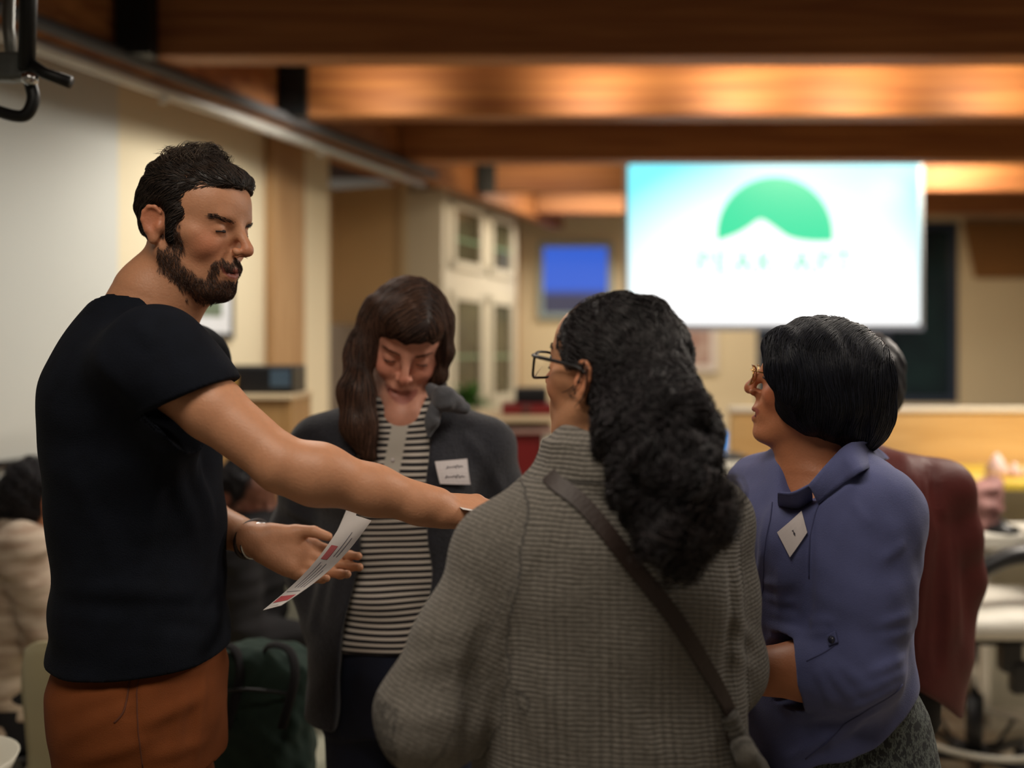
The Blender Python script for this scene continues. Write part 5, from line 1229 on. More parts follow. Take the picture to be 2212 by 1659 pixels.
for z in (1.285, 1.325):
    p = sb(z, .16, 0); 
    for _ in range(6): p = p-T.grad(p[None])[0]*T.ev(p[None])[0]
    b = MB().tube([p+(.0, .001, 0), p-(.0, .002, 0)], .0042, 12); b.build('button', M['white_label'], o, True)
# fleece jacket, open in front
J = Solid()
J.loft([(.74, *sc2, .140, .205), (.86, *sc2, .136, .198), (.98, *sc2, .130, .186), (1.08, *sc2, .127, .178), (1.18, *sc2, .128, .180), (1.27, *sc2, .134, .190), (1.33, *sc2, .122, .185), (1.38, *sc2, .098, .135), (1.425, sc2[0]+.01, sc2[1]+.01, .078, .090), (1.46, sc2[0]+.01, sc2[1]+.01, .070, .080)], SY, .03, n=2.3)
J.ell(sb(1.25, .09, .07), (.06, .05, .06), .05); J.ell(sb(1.25, .09, -.07), (.06, .05, .06), .05)
J.chain([sb(1.33, 0, .10), ssl, ssl+(sel-ssl)*.5, sel], [.076, .058, .056, .058], .05); J.cone(sel, swl, .058, .046, .03)
J.chain([sb(1.33, 0, -.10), ssr, ssr+(ser-ssr)*.5, ser], [.076, .058, .056, .058], .05); J.cone(ser, swr, .058, .046, .03)
edge = [(1.46, .075), (1.38, .072), (1.30, .074), (1.20, .066), (1.10, .070), (1.00, .080), (.88, .088), (.74, .10)]
ez = np.array([e[0] for e in edge])[::-1]; ew = np.array([e[1] for e in edge])[::-1]
def opening(X):
    x = X[:, 0]-(sc2[0]-.006-.02*smstep(1.1, .9, X[:, 2])); w1 = np.interp(X[:, 2], ez, ew); return np.maximum((np.abs(x)-w1)*.95, X[:, 1]-(sc2[1]-.02))
J._add(opening, np.array([*sc2, 1.1]), 2.0, .008, 's')
J.cone(sb(1.40, .03, .01), sb(1.56, .0, .012), .058, .075, .004, 's')
J.plane((0, 0, .76), (0, 0, -1), .006)
jf_ = fold_set(J, [(1060, 1010, 1100, 1100, .8), (640, 1040, 700, 1090, 1), (610, 1095, 690, 1130, 1), (700, 1220, 665, 1400, .8), (740, 1180, 705, 1330, .6), (1000, 930, 1050, 1000, .6), (690, 930, 740, 1020, .7)], .014, .007)
J.disp = lambda X: .003*waves(X*np.array([1, 1, 1.4]), 6, 71)+jf_(X)
jk = solid_obj('fleece_jacket', J, .0038, M['fleece'], ws)
# turned-down collar leaves with their lighter lining
for (pts, rr) in (([P(930, 842, 1.87), P(962, 862, 1.84), P(1005, 880, 1.86)], (.012, .024, .012)), ([P(945, 870, 1.85), P(935, 905, 1.83), P(926, 940, 1.83)], (.014, .014, .006)), ([P(790, 868, 1.87), P(775, 900, 1.84), P(778, 935, 1.835)], (.012, .018, .008))):
    C = Solid(); C.chain([p for p in pts], rr, .01); q0 = pts[1]
    C.disp = lambda X: .0015*waves(X, 30, 4)
    solid_obj('collar', C, .0028, M['fleece_light'], ws)
# zips along the two edges
def jz(pl): 
    p = spline([hit(J, *q, .9, 2.2) for q in pl], 8); return p
for pl in ([(930, 950), (912, 1050), (912, 1150)],):
    V, F = tube_geo(jz(pl), .0022, 6); mesh_obj('zip', V, F, M['blk_plastic'], ws)
# jeans
Q = Solid(); Q.loft([(.74, *sc2, .115, .165), (.86, *sc2, .112, .160), (.95, *sc2, .10, .145)], SY, .03)
for s_ in (1, -1): Q.chain([sb(.80, 0, s_*.085), sb(.46, .02, s_*.085), sb(.07, -.02, s_*.085)], [.088, .065, .05], .03)
Q.plane((0, 0, .03), (0, 0, -1), .003); Q.disp = lambda X: .002*waves(X, 8, 3); solid_obj('jeans', Q, .006, M['denim'], ws)
for s_ in (1, -1):
    Z = Solid(); shoe(Z, sb(0, -.03, s_*.085), SY, .92); solid_obj('shoe', Z, .006, M['blk_plastic'], ws)
# hair: long and straight, parted, brought forward over her right shoulder
H = Solid(sO, sR, sS)
H.ell((-.016, 0, .032), (.104, .087, .097), .01); H.ell((-.05, 0, -.02), (.065, .078, .085), .03)
H.ell((.052, .000, .072), (.054, .064, .042), .02); H.box((.128, .000, -.061), (.090, .070, .112), .04, .010, 's')
H.at((0, 0, 0))
H.chain([P(815, 680, 1.90), P(778, 760, 1.88), P(768, 850, 1.845), P(776, 920, 1.835), P(800, 985, 1.83)], [.034, .024, .028, .030, .012], .03)
H.chain([P(955, 690, 1.92), P(962, 760, 1.91), P(950, 812, 1.915), P(930, 835, 1.93)], [.020, .012, .011, .006], .025)
H.chain([P(880, 800, 2.03), P(860, 900, 2.09), P(860, 960, 2.10)], [.07, .06, .05], .04)
H.disp = lambda X: .0015*waves(X*np.array([1, 1, .4]), 30, 81)
V2, F2 = H.mesh(.0032); mesh_obj('hair', V2, F2, M['hair'], ws, True, np.tile(s2l((44, 30, 26)), (len(V2), 1)))
part = sO+sR @ np.array([.03, .030, .13])*sS
def fl_s(X, t):
    q = ((X-sO) @ sR)/sS; sd = np.where(q[:, 1] > .028, 1.0, -1.0)
    dn = smstep(.10, .02, q[:, 2])[:, None]
    A = np.stack([.55+0*sd, sd*1.0, -.5+0*sd], 1) @ sR.T
    Bm = np.tile([0., -.05, -1.], (len(X), 1))
    D = A*(1-dn)+Bm*dn+.10*np.stack([waves(X, 14, 84), waves(X, 14, 85), 0*sd], 1)
    return D
strands('hair_strand', H, pick(V2, V2[:, 2] > 1.27, 9000, 9), fl_s, ws, M['hair'], steps=16, ds=.0075, r0=.0006, off=(.0, .0022), base=(40, 26, 22), tip=(104, 74, 58), seed=15, jit=.07, lift=.0012)
# name sticker
def sticker(root_name, S, pix, label, lines, m_=None, th=.0012, off=.003):
    pc = [np.array(q, float) for q in pix]; n = 7; g = np.zeros((n, n, 3)); g0 = np.zeros((n, n))
    bil = lambda u, v: (pc[0]*(1-u)+pc[1]*u)*(1-v)+(pc[3]*(1-u)+pc[2]*u)*v
    for i in range(n):
        for j in range(n): g[i, j] = hit(S, *bil(i/(n-1), j/(n-1)))
    ce = g.reshape(-1, 3).mean(0); N_ = S.grad(g.reshape(-1, 3)); n_ = N_.mean(0); n_ /= np.linalg.norm(n_)
    # flatten a little: a sticker is stiffer than the cloth
    d_ = (g.reshape(-1, 3)-ce) @ n_; mx_ = np.maximum(0, d_).max(); V0 = g.reshape(-1, 3)-n_[None]*(d_*.4)[:, None]+n_*(mx_*.4)
    c = V0.reshape(n, n, 3)
    o = empty(root_name, ce, label, 'name tag')
    V = [p+n_*(off+s_*th) for s_ in (0, 1) for p in V0]
    F = []; N1 = n*n
    for i in range(n-1):
        for j in range(n-1): a = i*n+j; F.append([a, a+1, a+n+1, a+n]); F.append([N1+a, N1+a+n, N1+a+n+1, N1+a+1])
    rim = [j for j in range(n)]+[i*n+n-1 for i in range(1, n)]+[(n-1)*n+j for j in range(n-2, -1, -1)]+[i*n for i in range(n-2, 0, -1)]
    for k in range(len(rim)): F.append([rim[k], N1+rim[k], N1+rim[(k+1) % len(rim)], rim[(k+1) % len(rim)]])
    mesh_obj('sticker', V, F, m_ or M['white_label'], o, False)
    r = np.random.default_rng(5)
    for (u0, u1, v, amp) in lines:
        t = np.linspace(0, 1, 60); u = u0+(u1-u0)*t+.012*np.sin(t*38); vv = v+amp*np.sin(t*34+1)*(.5+.5*np.sin(t*9+2))
        def bl(a, b_):
            x, y = a*(n-1), b_*(n-1); i, j = min(int(x), n-2), min(int(y), n-2); fx_, fy_ = x-i, y-j
            return (c[i, j]*(1-fx_)+c[i+1, j]*fx_)*(1-fy_)+(c[i, j+1]*(1-fx_)+c[i+1, j+1]*fx_)*fy_
        p = [bl(a, b_)+n_*(off+th+.0008) for a, b_ in zip(u, vv)]
        V, F = tube_geo(p, .0006, 5); mesh_obj('handwriting', V, F, M['ink'], o)
    return o
sticker('name_tag', J, [(936, 998), (1006, 992), (1012, 1048), (948, 1046)], 'white handwritten name sticker on the charcoal fleece jacket', [(.32, .85, .28, .06), (.22, .86, .68, .07)])
# ------------------------------------------------------------------ woman with the black bob in the slate blue shirt
wb = empty('person', (.53, 1.58, 0), 'person with a black bob and glasses in a slate blue shirt with rolled sleeve', 'person')
bc = (.520, 1.575); BYW = math.radians(203)
def bb(z, f, l, c=bc): return np.array([c[0]+math.cos(BYW)*f-math.sin(BYW)*l, c[1]+math.sin(BYW)*f+math.cos(BYW)*l, z])
bO = P(1766, 832, 1.55); bR = rotz(math.radians(158)) @ roty(math.radians(-11)); bS = .95
S = Solid(); head(S, bO, bR, bS, smile=1.4, female=True, ear=True, mo=.004, mw=1.15); S.at((0, 0, 0))
S.chain([bO+bR @ np.array([-.02, 0, -.07]), P(1770, 985, 1.56), P(1780, 1060, 1.58)], [.046, .048, .07], .03)
S.cone(bO+bR @ np.array([.02, 0, -.085]), P(1745, 1050, 1.55), .034, .042, .03)
S.loft([(.92, *bc, .10, .13), (1.1, *bc, .09, .13), (1.25, *bc, .095, .14), (1.32, *bc, .06, .08)], BYW, .03)
bsl = P(1885, 1105, 1.46); bel = P(1850, 1445, 1.42); bwl = P(1570, 1452, 1.50)
bsr = P(1650, 1060, 1.70); ber = P(1640, 1400, 1.74); bwr = P(1500, 1380, 1.66)
S.chain([bb(1.27, 0, .02), bsl, bel], [.05, .044, .042], .02); S.chain([bel, bel+(bwl-bel)*.35, bwl], [.042, .045, .032], .02)
hand(S, bwl, P(1480, 1440, 1.60)-bwl, (0, -.2, 1), side=-1, curl=(.35, .4, .45, .45), sc_=.9)
S.chain([bb(1.27, 0, 0), bsr, ber, bwr], [.05, .043, .038, .025], .02); hand(S, bwr, P(1400, 1370, 1.60)-bwr, (0, -.2, 1), side=1, curl=(.35, .4, .45, .45), sc_=.9)
S.at((0, 0, 0))
for s_ in (1, -1): legs_simple(S, bb(.85, 0, s_*.08), bb(.46, .02, s_*.08), bb(.08, -.02, s_*.08))
V, F = S.mesh(.0026); V = smooth_mesh(V, F, 1)
mesh_obj('body', V, F, M['skin'], wb, True, head_tint(V, bO, bR, bS, (186, 122, 86), blush=.5, mo=.004, mw=1.15))
Sb = Solid(); Sb.pr = [p for p in S.pr if np.linalg.norm(p[1]-bO) < .16]
face_bits(wb, Sb, bO, bR, bS, (30, 22, 22), openeye=.6, mo=.004, mw=1.15)
# shirt
T = Solid()
T.loft([(.74, bc[0]+.02, bc[1], .150, .180), (.86, bc[0]+.015, bc[1], .142, .176), (.96, bc[0]+.008, bc[1], .130, .165), (1.04, bc[0]+.004, bc[1], .124, .158), (1.12, bc[0], bc[1], .126, .160), (1.20, bc[0], bc[1], .134, .170), (1.26, bc[0]+.004, bc[1], .122, .172), (1.30, bc[0]+.008, bc[1], .100, .15),
        (1.335, bc[0]+.008, bc[1], .080, .105), (1.37, bc[0]+.004, bc[1], .062, .07)], BYW, .03, n=2.25)
T.ell(bb(1.20, .09, -.05), (.06, .05, .06), .05); T.ell(bb(1.20, .09, .06), (.055, .05, .06), .05)
T.chain([bb(1.27, 0, .10), bsl, bsl+(bel-bsl)*.5, bel], [.075, .064, .064, .060], .05); T.cone(bel, bel+(bwl-bel)*.40, .064, .058, .03)
T.chain([bb(1.27, 0, -.10), bsr, ber], [.072, .060, .055], .04); T.cone(ber, bwr, .055, .05, .02)
T.cone(bel+(bwl-bel)*.36, bel+(bwl-bel)*1.0, .0495, .050, .003, 's')
df_ = (bwl-bel)/np.linalg.norm(bwl-bel); cfp = bel+(bwl-bel)*.41
_b = Solid(); _b.cone(cfp-df_*.02, bwl, .061, .06, .001); _bf = _b.pr[0][0]
T._add(lambda X: np.maximum(np.maximum(_bf(X), -((X-cfp) @ df_)), X[:, 1]-1.495), (cfp+bwl)/2, .25, .002, 's')
# open V neck
T.cone(P(1790, 930, 1.56), P(1712, 1040, 1.47), .066, .044, .012, 's')
T.plane(P(1965, 1492, 1.5), (.50, 0, -.866), .006)
bf_ = fold_set(T, [(1665, 1090, 1625, 1300, .8), (1690, 1225, 1685, 1320, 1.), (1650, 1262, 1705, 1258, .8), (1655, 1290, 1715, 1300, .8), (1668, 1325, 1725, 1335, .7), (1765, 1440, 1800, 1525, 1), (1785, 1432, 1840, 1515, 1), (1810, 1432, 1880, 1490, 1), (1745, 1345, 1800, 1340, .8), (1748, 1368, 1790, 1362, .8), (1870, 1460, 1955, 1420, 1.1), (1850, 1500, 1955, 1448, 1.1), (1830, 1540, 1950, 1475, .9), (1770, 1600, 1900, 1530, 1.1), (1700, 1640, 1860, 1560, 1.), (1895, 1350, 1960, 1330, .8), (1900, 1378, 1960, 1366, .9), (1905, 1210, 1955, 1170, .7), (1748, 1100, 1745, 1340, -1.3), (1840, 1080, 1880, 1140, .5), (1655, 1350, 1735, 1370, .8), (1690, 1560, 1790, 1540, .7)], .0085, .0065)
def bdisp(X):
    return .0018*waves(X*np.array([1, 1, 1.5]), 6, 91)+.0008*waves(X, 18, 92)+bf_(X)
T.disp = bdisp
shirt = solid_obj('shirt', T, .0032, M['blue_shirt'], wb)
# collar leaf, placket edge, sleeve tab and button
def patch(name, S, pix, m_, th=.003, off=.001, par=None, n=8):
    """a cloth piece following the surface inside four corners given in order"""
    c = [np.array(q, float) for q in pix]; G3 = np.zeros((n, n, 3))
    for i in range(n):
        for j in range(n):
            u, v = i/(n-1), j/(n-1); q = (c[0]*(1-u)+c[1]*u)*(1-v)+(c[3]*(1-u)+c[2]*u)*v; G3[i, j] = hit(S, *q)
    V0 = G3.reshape(-1, 3); N_ = S.grad(V0); V = np.concatenate([V0+N_*off, V0+N_*(off+th)]); F = []; N1 = n*n
    for i in range(n-1):
        for j in range(n-1): a = i*n+j; F.append([a, a+1, a+n+1, a+n]); F.append([N1+a, N1+a+n, N1+a+n+1, N1+a+1])
    rim = [j for j in range(n)]+[i*n+n-1 for i in range(1, n)]+[(n-1)*n+j for j in range(n-2, -1, -1)]+[i*n for i in range(n-2, 0, -1)]
    for k in range(len(rim)): F.append([rim[k], N1+rim[k], N1+rim[(k+1) % len(rim)], rim[(k+1) % len(rim)]])
    return mesh_obj(name, V, F, m_, par, True)
cB = [hit(T, *q)+np.array([0, -.006, 0]) for q in [(1915, 990), (1870, 1012), (1822, 1042), (1764, 1086)]]
sheet2('collar', [P(1880, 952, 1.50), P(1838, 958, 1.47), P(1795, 992, 1.45), P(1745, 1048, 1.43)], cB, M['blue_shirt'], wb, .003, bulge=.002)
cB = [hit(T, *q)+np.array([0, -.005, 0]) for q in [(1750, 1078), (1722, 1096), (1680, 1088)]]
sheet2('collar', [P(1750, 1044, 1.435), P(1712, 1062, 1.43), P(1680, 1062, 1.44)], cB, M['blue_shirt'], wb, .003, bulge=.001)
tabp = patch('sleeve_tab', T, [(1786, 1372), (1806, 1362), (1812, 1388), (1792, 1396)], M['blue_shirt'], .003, .001, wb)
p = hit(T, 1800, 1382); n_ = T.grad(p[None])[0]; b = MB().tube([p+n_*.003, p+n_*.0065], .0055, 14); b.build('button', mat('dark_button', (44, 46, 64), .3), tabp, True)
stitch('cuff_seam', [hit(T, 1742, 1428), hit(T, 1775, 1412), hit(T, 1805, 1392)], M['blue_seam'], T, wb, .0014)
stitch('placket_seam', [hit(T, 1668, 1085), hit(T, 1662, 1130), hit(T, 1650, 1200), hit(T, 1640, 1300)], M['blue_seam'], T, wb, .0013)
stitch('armhole_seam', [hit(T, 1835, 1030), hit(T, 1775, 1080), hit(T, 1752, 1150), hit(T, 1748, 1250)], M['blue_seam'], T, wb, .0011)
stitch('hem_seam', [hit(T, 1950, 1478), hit(T, 1880, 1530), hit(T, 1800, 1590), hit(T, 1740, 1640)], M['blue_seam'], T, wb, .0011)
sticker('name_tag', T, [(1733, 1106), (1745, 1152), (1708, 1206), (1680, 1152)], 'blank white diamond-shaped sticker on the slate blue shirt', [(.35, .6, .5, .03)], off=.003)
# patterned trousers
m, nt, b_ = new_mat('leaf_patterned_cloth'); L = nt.links
tc = nt.nodes.new('ShaderNodeTexCoord'); vo = nt.nodes.new('ShaderNodeTexVoronoi'); vo.feature = 'DISTANCE_TO_EDGE'; vo.inputs['Scale'].default_value = 60
ns = nt.nodes.new('ShaderNodeTexNoise'); ns.inputs['Scale'].default_value = 90; ns.inputs['Detail'].default_value = 6; ad = nt.nodes.new('ShaderNodeMixRGB'); ad.inputs[0].default_value = .03
L.new(tc.outputs['Object'], ad.inputs[1]); L.new(ns.outputs['Color'], ad.inputs[2]); L.new(ad.outputs[0], vo.inputs['Vector'])
cr = nt.nodes.new('ShaderNodeValToRGB'); e = cr.color_ramp.elements; e[0].position = .03; e[0].color = (*s2l((104, 112, 108)), 1); e[1].position = .12; e[1].color = (*s2l((44, 47, 50)), 1)
L.new(vo.outputs['Distance'], cr.inputs[0]); L.new(cr.outputs[0], b_.inputs['Base Color']); b_.inputs['Roughness'].default_value = .85
Q = Solid(); Q.loft([(.72, bc[0]+.040, bc[1], .134, .166), (.84, bc[0]+.040, bc[1], .134, .166), (.93, bc[0]+.034, bc[1], .120, .150), (1.0, bc[0]+.006, bc[1], .115, .15)], BYW, .03)
for s_ in (1, -1): Q.chain([bb(.78, 0, s_*.085), bb(.46, .02, s_*.085), bb(.07, -.02, s_*.085)], [.095, .07, .052], .03)
Q.plane((0, 0, .03), (0, 0, -1), .003); Q.disp = lambda X: .002*waves(X, 8, 3); solid_obj('trousers', Q, .005, m, wb)
for s_ in (1, -1):
    Z = Solid(); shoe(Z, bb(0, -.03, s_*.085), BYW, .9); solid_obj('shoe', Z, .006, M['blk_plastic'], wb)
# bob
H = Solid(bO, bR, bS)
H.ell((-.014, 0, .032), (.100, .085, .090), .01)
H.at((0, 0, 0))
H.ell(P(1800, 850, 1.55), (.088, .088, .090), .04); H.ell(P(1838, 905, 1.56), (.060, .07, .055), .03); H.ell(P(1760, 830, 1.50), (.066, .05, .075), .03)
H.at(bO, bR, bS); H.ell((.128, 0, -.045), (.080, .15, .112), .014, 's')
H.at((0, 0, 0)); H.chain([P(1735, 742, 1.51), P(1688, 748, 1.49), P(1690, 795, 1.465), P(1706, 850, 1.462)], [.034, .019, .014, .012], .035); H.cone(P(1650, 985, 1.48), P(1755, 1010, 1.50), .055, .042, .02, 's')
H.disp = lambda X: .0012*waves(X*np.array([1, 1, .4]), 32, 95)
V2, F2 = H.mesh(.0032); mesh_obj('hair', V2, F2, M['hair'], wb, True, np.tile(s2l((17, 19, 26)), (len(V2), 1)))
def fl_b(X, t):
    q = ((X-bO) @ bR)/bS; dn = smstep(.115, .04, q[:, 2])[:, None]
    A = np.stack([.35+0*q[:, 0], np.sign(q[:, 1])*.9, -.4+0*q[:, 0]], 1) @ bR.T
    low = smstep(1.40, 1.36, X[:, 2])[:, None]*np.array([[.35, 0, 0.]])
    return A*(1-dn)+np.array([[.08, 0, -1.]])*dn-low*.4+.12*np.stack([waves(X, 14, 98), waves(X, 14, 99), 0*q[:, 0]], 1)
strands('hair_strand', H, pick(V2, V2[:, 2] > 1.36, 12000, 19), fl_b, wb, M['hair'], steps=14, ds=.007, r0=.0006, off=(.0, .003), base=(11, 13, 20), tip=(30, 33, 46), seed=25, jit=.08, lift=.0015)
# thin metal glasses
g = empty('eyeglasses', bO+bR @ np.array([.10, 0, 0]), 'thin gold rimmed glasses on the person in the slate blue shirt', 'glasses')
w_ = lambda p: bO+bR @ (np.asarray(p, float)*bS); gm = mat('gold_wire', (190, 150, 90), .25, metal=1)
for y in (-1, 1):
    a = np.linspace(0, 2*np.pi, 33); el = [w_((.113-.008*abs(math.cos(t)), y*(.033+.024*math.cos(t)), -.004+.018*math.sin(t))) for t in a]
    V, F = tube_geo(el, .0010, 8, False); mesh_obj('rim', V, F, gm, g)
    V = [np.mean(el, 0)]+el[:-1]; F = [[0, i+1, (i+1) % 32+1] for i in range(32)]; mesh_obj('lens', V, F, M['glass'], g, False)
    p = spline([w_((.105, y*.058, .006)), w_((.08, y*.076, .006)), w_((.03, y*.082, .006)), w_((-.01, y*.082, .004))], 8)
    V, F = tube_geo(p, .0012, 8); mesh_obj('temple', V, F, gm, g)
V, F = tube_geo(spline([w_((.112, -.010, .002)), w_((.118, 0, .005)), w_((.112, .010, .002))], 6), .001, 8); mesh_obj('bridge', V, F, gm, g)
# ------------------------------------------------------------------ people further back
def back_person(name, loc, label, O, R, s_, skin_, seed): 
    o = empty(name, loc, label, 'person'); S = Solid(); head(S, O, R, s_, smile=.3, female=True); S.at((0, 0, 0)); return o, S
# person in the long maroon suede coat, standing behind the blue shirt
mc = (.868, 2.12); MY = math.radians(165)
mp, S = back_person('person', (*mc, 0), 'person in a long maroon suede coat mostly hidden behind the slate blue shirt', P(1838, 822, 2.12), rotz(MY), .93, 0, 0)
qO = P(1838, 822, 2.12)
def mb2(z, f, l): return np.array([mc[0]+math.cos(MY)*f-math.sin(MY)*l, mc[1]+math.sin(MY)*f+math.cos(MY)*l, z])
S.chain([qO+(0, 0, -.06), mb2(1.30, .07, 0), mb2(1.20, .02, 0)], [.046, .042, .05], .03); S.loft([(.85, *mc, .09, .12), (1.1, *mc, .09, .13), (1.22, *mc, .06, .09)], MY, .03)
al = P(2035, 1058, 2.05); ae = P(2062, 1250, 2.08); aw = P(1990, 1400, 2.06)
S.chain([mb2(1.2, 0, .05), al, ae, aw], [.05, .045, .036, .025], .02); hand(S, aw, np.array([-.05, .03, -.07]), (.5, -.8, 0), side=1, sc_=.85); S.at((0, 0, 0))
ar, are, arw = mb2(1.18, .0, -.17), mb2(.93, 0, -.20), mb2(.75, .08, -.18)
S.chain([mb2(1.2, 0, 0), ar, are, arw], [.05, .045, .036, .025], .02); hand(S, arw, np.array([-.03, -.02, -.12]), (.5, .8, 0), side=-1, sc_=.85); S.at((0, 0, 0))
for k in (1, -1): legs_simple(S, mb2(.82, 0, k*.07), mb2(.45, .02, k*.07), mb2(.08, -.02, k*.07))
V, F = S.mesh(.0045); mesh_obj('body', V, F, M['skin'], mp, True, head_tint(V, qO, rotz(MY), .93, (180, 124, 96)))
T = Solid()
T.loft([(.66, mc[0]-.03, mc[1], .165, .195), (.80, mc[0]-.02, mc[1], .155, .190), (.95, mc[0], mc[1], .140, .180), (1.08, mc[0], mc[1], .130, .178), (1.19, mc[0], mc[1], .122, .175), (1.26, mc[0]-.015, mc[1], .088, .125), (1.31, mc[0]-.08, mc[1], .062, .07), (1.35, mc[0]-.10, mc[1], .055, .06)], MY, .03)
T.chain([mb2(1.22, 0, .09), al, al+(ae-al)*.5, ae], [.08, .062, .060, .058], .03); T.cone(ae, P(2040, 1400, 2.06), .058, .06, .03); T.ell(P(1985, 1420, 2.06), (.10, .07, .14), .04); T.chain([mb2(1.19, 0, -.09), ar, are, arw], [.07, .060, .055, .045], .03)
T.cone(qO+(0, 0, -.05), mb2(1.30, 0, 0), .056, .056, .01, 's'); T.plane(P(2010, 1505, 2.0), (-.55, 0, -.83), .008); T.plane((0, 0, .60), (0, 0, -1), .01)
mf_ = fold_set(T, [(2010, 1000, 2035, 1140, -2.2), (2038, 1140, 2030, 1440, -1.8), (2000, 1130, 1975, 1440, 1), (1955, 985, 1985, 1130, .9), (2060, 1150, 2070, 1380, .8)], .014, .009)
T.disp = lambda X: .004*waves(X*np.array([1, 1, .6]), 6, 101)+mf_(X)
solid_obj('coat', T, .005, M['maroon'], mp)
Q = Solid(); Q.loft([(.70, *mc, .10, .15), (.85, *mc, .10, .15)], MY, .03)
for k in (1, -1): Q.chain([mb2(.78, 0, k*.07), mb2(.45, .02, k*.07), mb2(.07, -.02, k*.07)], [.08, .062, .05], .03)
Q.plane((0, 0, .03), (0, 0, -1), .003); solid_obj('trousers', Q, .008, M['black_cloth'], mp)
for k in (1, -1): Z = Solid(); shoe(Z, mb2(0, -.03, k*.07), MY, .9); solid_obj('shoe', Z, .007, M['blk_plastic'], mp)
H = Solid(qO, rotz(MY), .93); H.ell((-.02, 0, .03), (.104, .086, .094), .01); H.ell((-.05, 0, -.03), (.07, .075, .075), .03); H.ell((.115, 0, -.02), (.08, .14, .10), .01, 's'); H.disp = lambda X: .002*waves(X, 25, 5)
V2, F2 = H.mesh(.004); h_ = mesh_obj('hair', V2, F2, M['hair'], mp, True, np.tile(s2l((20, 18, 22)), (len(V2), 1)))
p = P(1908, 802, 2.03)
MB().tube([p+(-.008, 0, .002), p+(.008, -.004, -.002)], .004, 8).build('hair_clip', M['chrome'], mp, True)
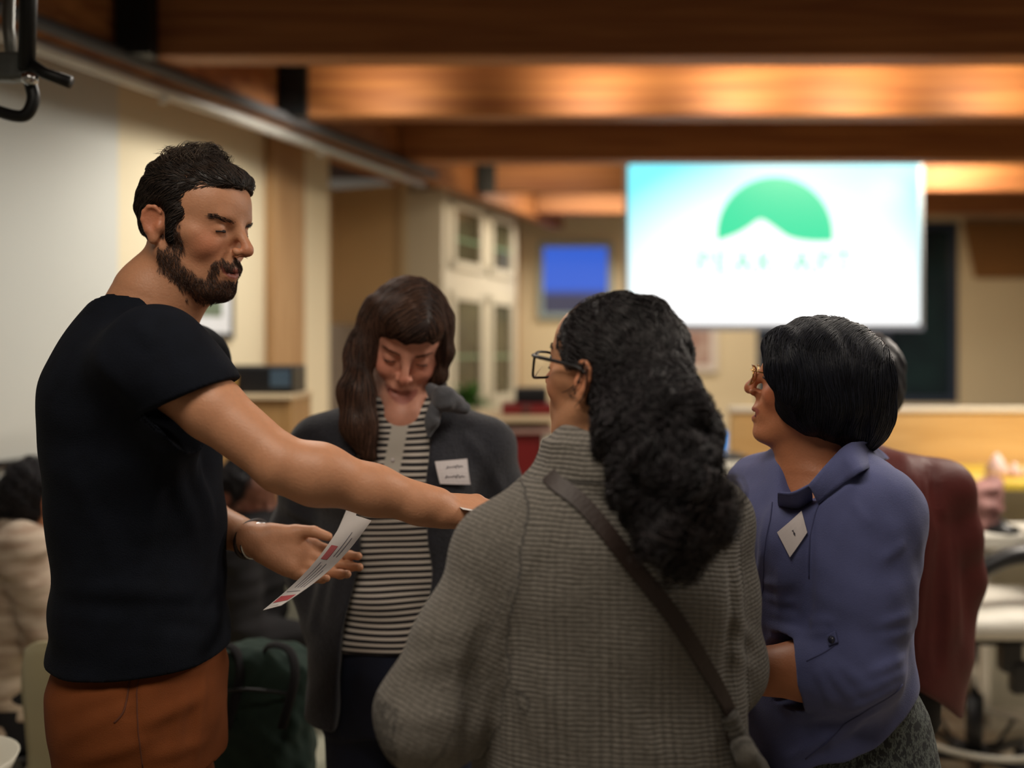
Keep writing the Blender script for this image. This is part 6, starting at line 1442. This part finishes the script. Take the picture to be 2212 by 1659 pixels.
def seated(c, yaw, O, R, label, top_m, coat_m, sh_z, skin_, hs=.92, w_=.17, hips=.50, hair_c=(22, 20, 24), bun=False, cut=None):
    def q(z, f, l): return np.array([c[0]+math.cos(yaw)*f-math.sin(yaw)*l, c[1]+math.sin(yaw)*f+math.cos(yaw)*l, z])
    o = empty('person', (*c, 0), label, 'person'); S = Solid(); head(S, O, R, hs, smile=.3, female=True); S.at((0, 0, 0))
    S.chain([O+(0, 0, -.06), q(sh_z, 0, 0)], [.05, .06], .03); S.loft([(hips, *c, .10, .15), (sh_z-.15, *c, .09, .13), (sh_z-.02, *c, .06, .09)], yaw, .03)
    for k in (1, -1):
        a, e_, w1 = q(sh_z-.06, 0, k*w_), q(sh_z-.30, .06, k*(w_+.04)), q(sh_z-.34, .26, k*.12)
        S.chain([q(sh_z-.03, 0, 0), a, e_, w1], [.05, .042, .036, .024], .02); hand(S, w1, q(0, .1, -k*.03)-q(0, 0, 0), (0, 0, 1), side=-k, sc_=.85); S.at((0, 0, 0))
        S.chain([q(hips, 0, k*.09), q(hips+.02, .40, k*.10), q(.08, .40, k*.10)], [.075, .055, .04], .02)
    V, F = S.mesh(.005); mesh_obj('body', V, F, M['skin'], o, True, head_tint(V, O, R, hs, skin_))
    T = Solid(); T.loft([(hips, *c, .15, .19), (sh_z-.25, *c, .135, .175), (sh_z-.10, *c, .125, .18), (sh_z-.03, *c, .10, .13), (sh_z+.02, *c, .07, .075)], yaw, .03)
    for k in (1, -1):
        a, e_, w1 = q(sh_z-.07, 0, k*w_), q(sh_z-.30, .06, k*(w_+.04)), q(sh_z-.34, .24, k*.12); T.chain([q(sh_z-.08, 0, k*.08), a, e_, w1], [.08, .065, .058, .045], .03)
    T.cone(O+(0, 0, -.05), q(sh_z+.01, 0, 0), .055, .06, .01, 's'); T.disp = lambda X: .004*waves(X*np.array([1, 1, 2]), 9, 111); solid_obj('pullover', T, .006, top_m, o)
    Q = Solid(); Q.loft([(hips-.05, *c, .15, .19), (hips+.12, *c, .145, .185)], yaw, .03)
    for k in (1, -1): Q.chain([q(hips+.02, .05, k*.09), q(hips+.03, .40, k*.10), q(.07, .40, k*.10)], [.09, .072, .05], .02)
    Q.plane((0, 0, .03), (0, 0, -1), .003); solid_obj('trousers', Q, .008, M['black_cloth'], o)
    for k in (1, -1): Z = Solid(); shoe(Z, q(0, .40, k*.10), yaw, .9); solid_obj('shoe', Z, .007, M['blk_plastic'], o)
    H = Solid(O, R, hs); H.ell((-.018, 0, .03), (.104, .086, .094), .01); H.ell((-.045, 0, -.015), (.07, .074, .07), .03); H.ell((.112, 0, -.02), (.08, .14, .10), .01, 's')
    for y in (-1, 1): H.ell((-.008, y*.088, -.010), (.028, .03, .034), .01, 's')
    if bun: H.chain([(-.075, 0, -.045), (-.105, .02, -.085), (-.12, .05, -.10)], [.035, .028, .012], .02)
    H.disp = lambda X: .003*waves(X, 22, 5); V2, F2 = H.mesh(.004); mesh_obj('hair', V2, F2, M['hair'], o, True, np.tile(s2l(hair_c), (len(V2), 1)))
    strands('hair_strand', H, pick(V2, V2[:, 2] > O[2]-.08, 2500, 3), lambda X, t: np.stack([waves(X, 8, 1), waves(X, 8, 2), -1+waves(X, 8, 3)], 1), o, M['hair'], steps=10, ds=.008, r0=.001, off=(0, .005), base=hair_c, tip=(50, 44, 46), seed=31, jit=.4, curl=.003, curlf=2, lift=.003)
    # dark coat over the back of the seat
    K = Solid(); K.loft([(.12, *q(0, -.14, 0)[:2], .06, .20), (.45, *q(0, -.15, 0)[:2], .07, .23), (.60, *q(0, -.15, 0)[:2], .07, .22), (.72 if cut is None else cut, *q(0, -.14, 0)[:2], .05, .16)], yaw, .02)
    K.disp = lambda X: .007*waves(X*np.array([1, 1, .5]), 7, 121)
    co = solid_obj('coat', K, .007, coat_m, None); tag(co, label.split(' with')[0].replace('seated person', 'dark coat hung behind the seated person'), 'coat')
    b = empty('stool', (*c, 0), None); return o, co, q, b
c1 = (P(28, 1200, 2.62)[0], 2.62)
o, co, q, b = seated(c1, math.radians(35), P(88, 1078, 2.62), rotz(math.radians(48)) @ roty(.25), 'seated person in a cream pullover with dark tied hair at the picture edge', M['cream_knit'], M['dark_coat'], 1.06, (200, 140, 104), bun=True, hips=.50, cut=.84)
co['label'] = 'dark coat hung over the seat behind the cream pullover'
MB().lathe((c1[0], c1[1], 0), [(.17, 0), (.16, .02), (.03, .04), (.03, .38), (.17, .40), (.18, .43), (.15, .44)], 24).build('seat', M['blk_plastic'], b, True); tag(b, 'round black stool under the person in the cream pullover', 'stool')
c2 = (P(560, 1200, 2.85)[0], 2.85)
o, co, q, b = seated(c2, math.radians(-10), P(538, 1068, 2.85), rotz(math.radians(-35)) @ roty(.3), 'seated person in black with dark curly hair behind the leaflet', M['black_cloth'], M['black_cloth'], 1.02, (130, 84, 66), bun=False, hips=.50, cut=.78)
co['label'] = 'black coat hung over the seat of the curly haired seated person'
MB().lathe((c2[0], c2[1], 0), [(.17, 0), (.16, .02), (.03, .04), (.03, .38), (.17, .40), (.18, .43), (.15, .44)], 24).build('seat', M['blk_plastic'], b, True); tag(b, 'round black stool under the seated person in black', 'stool')
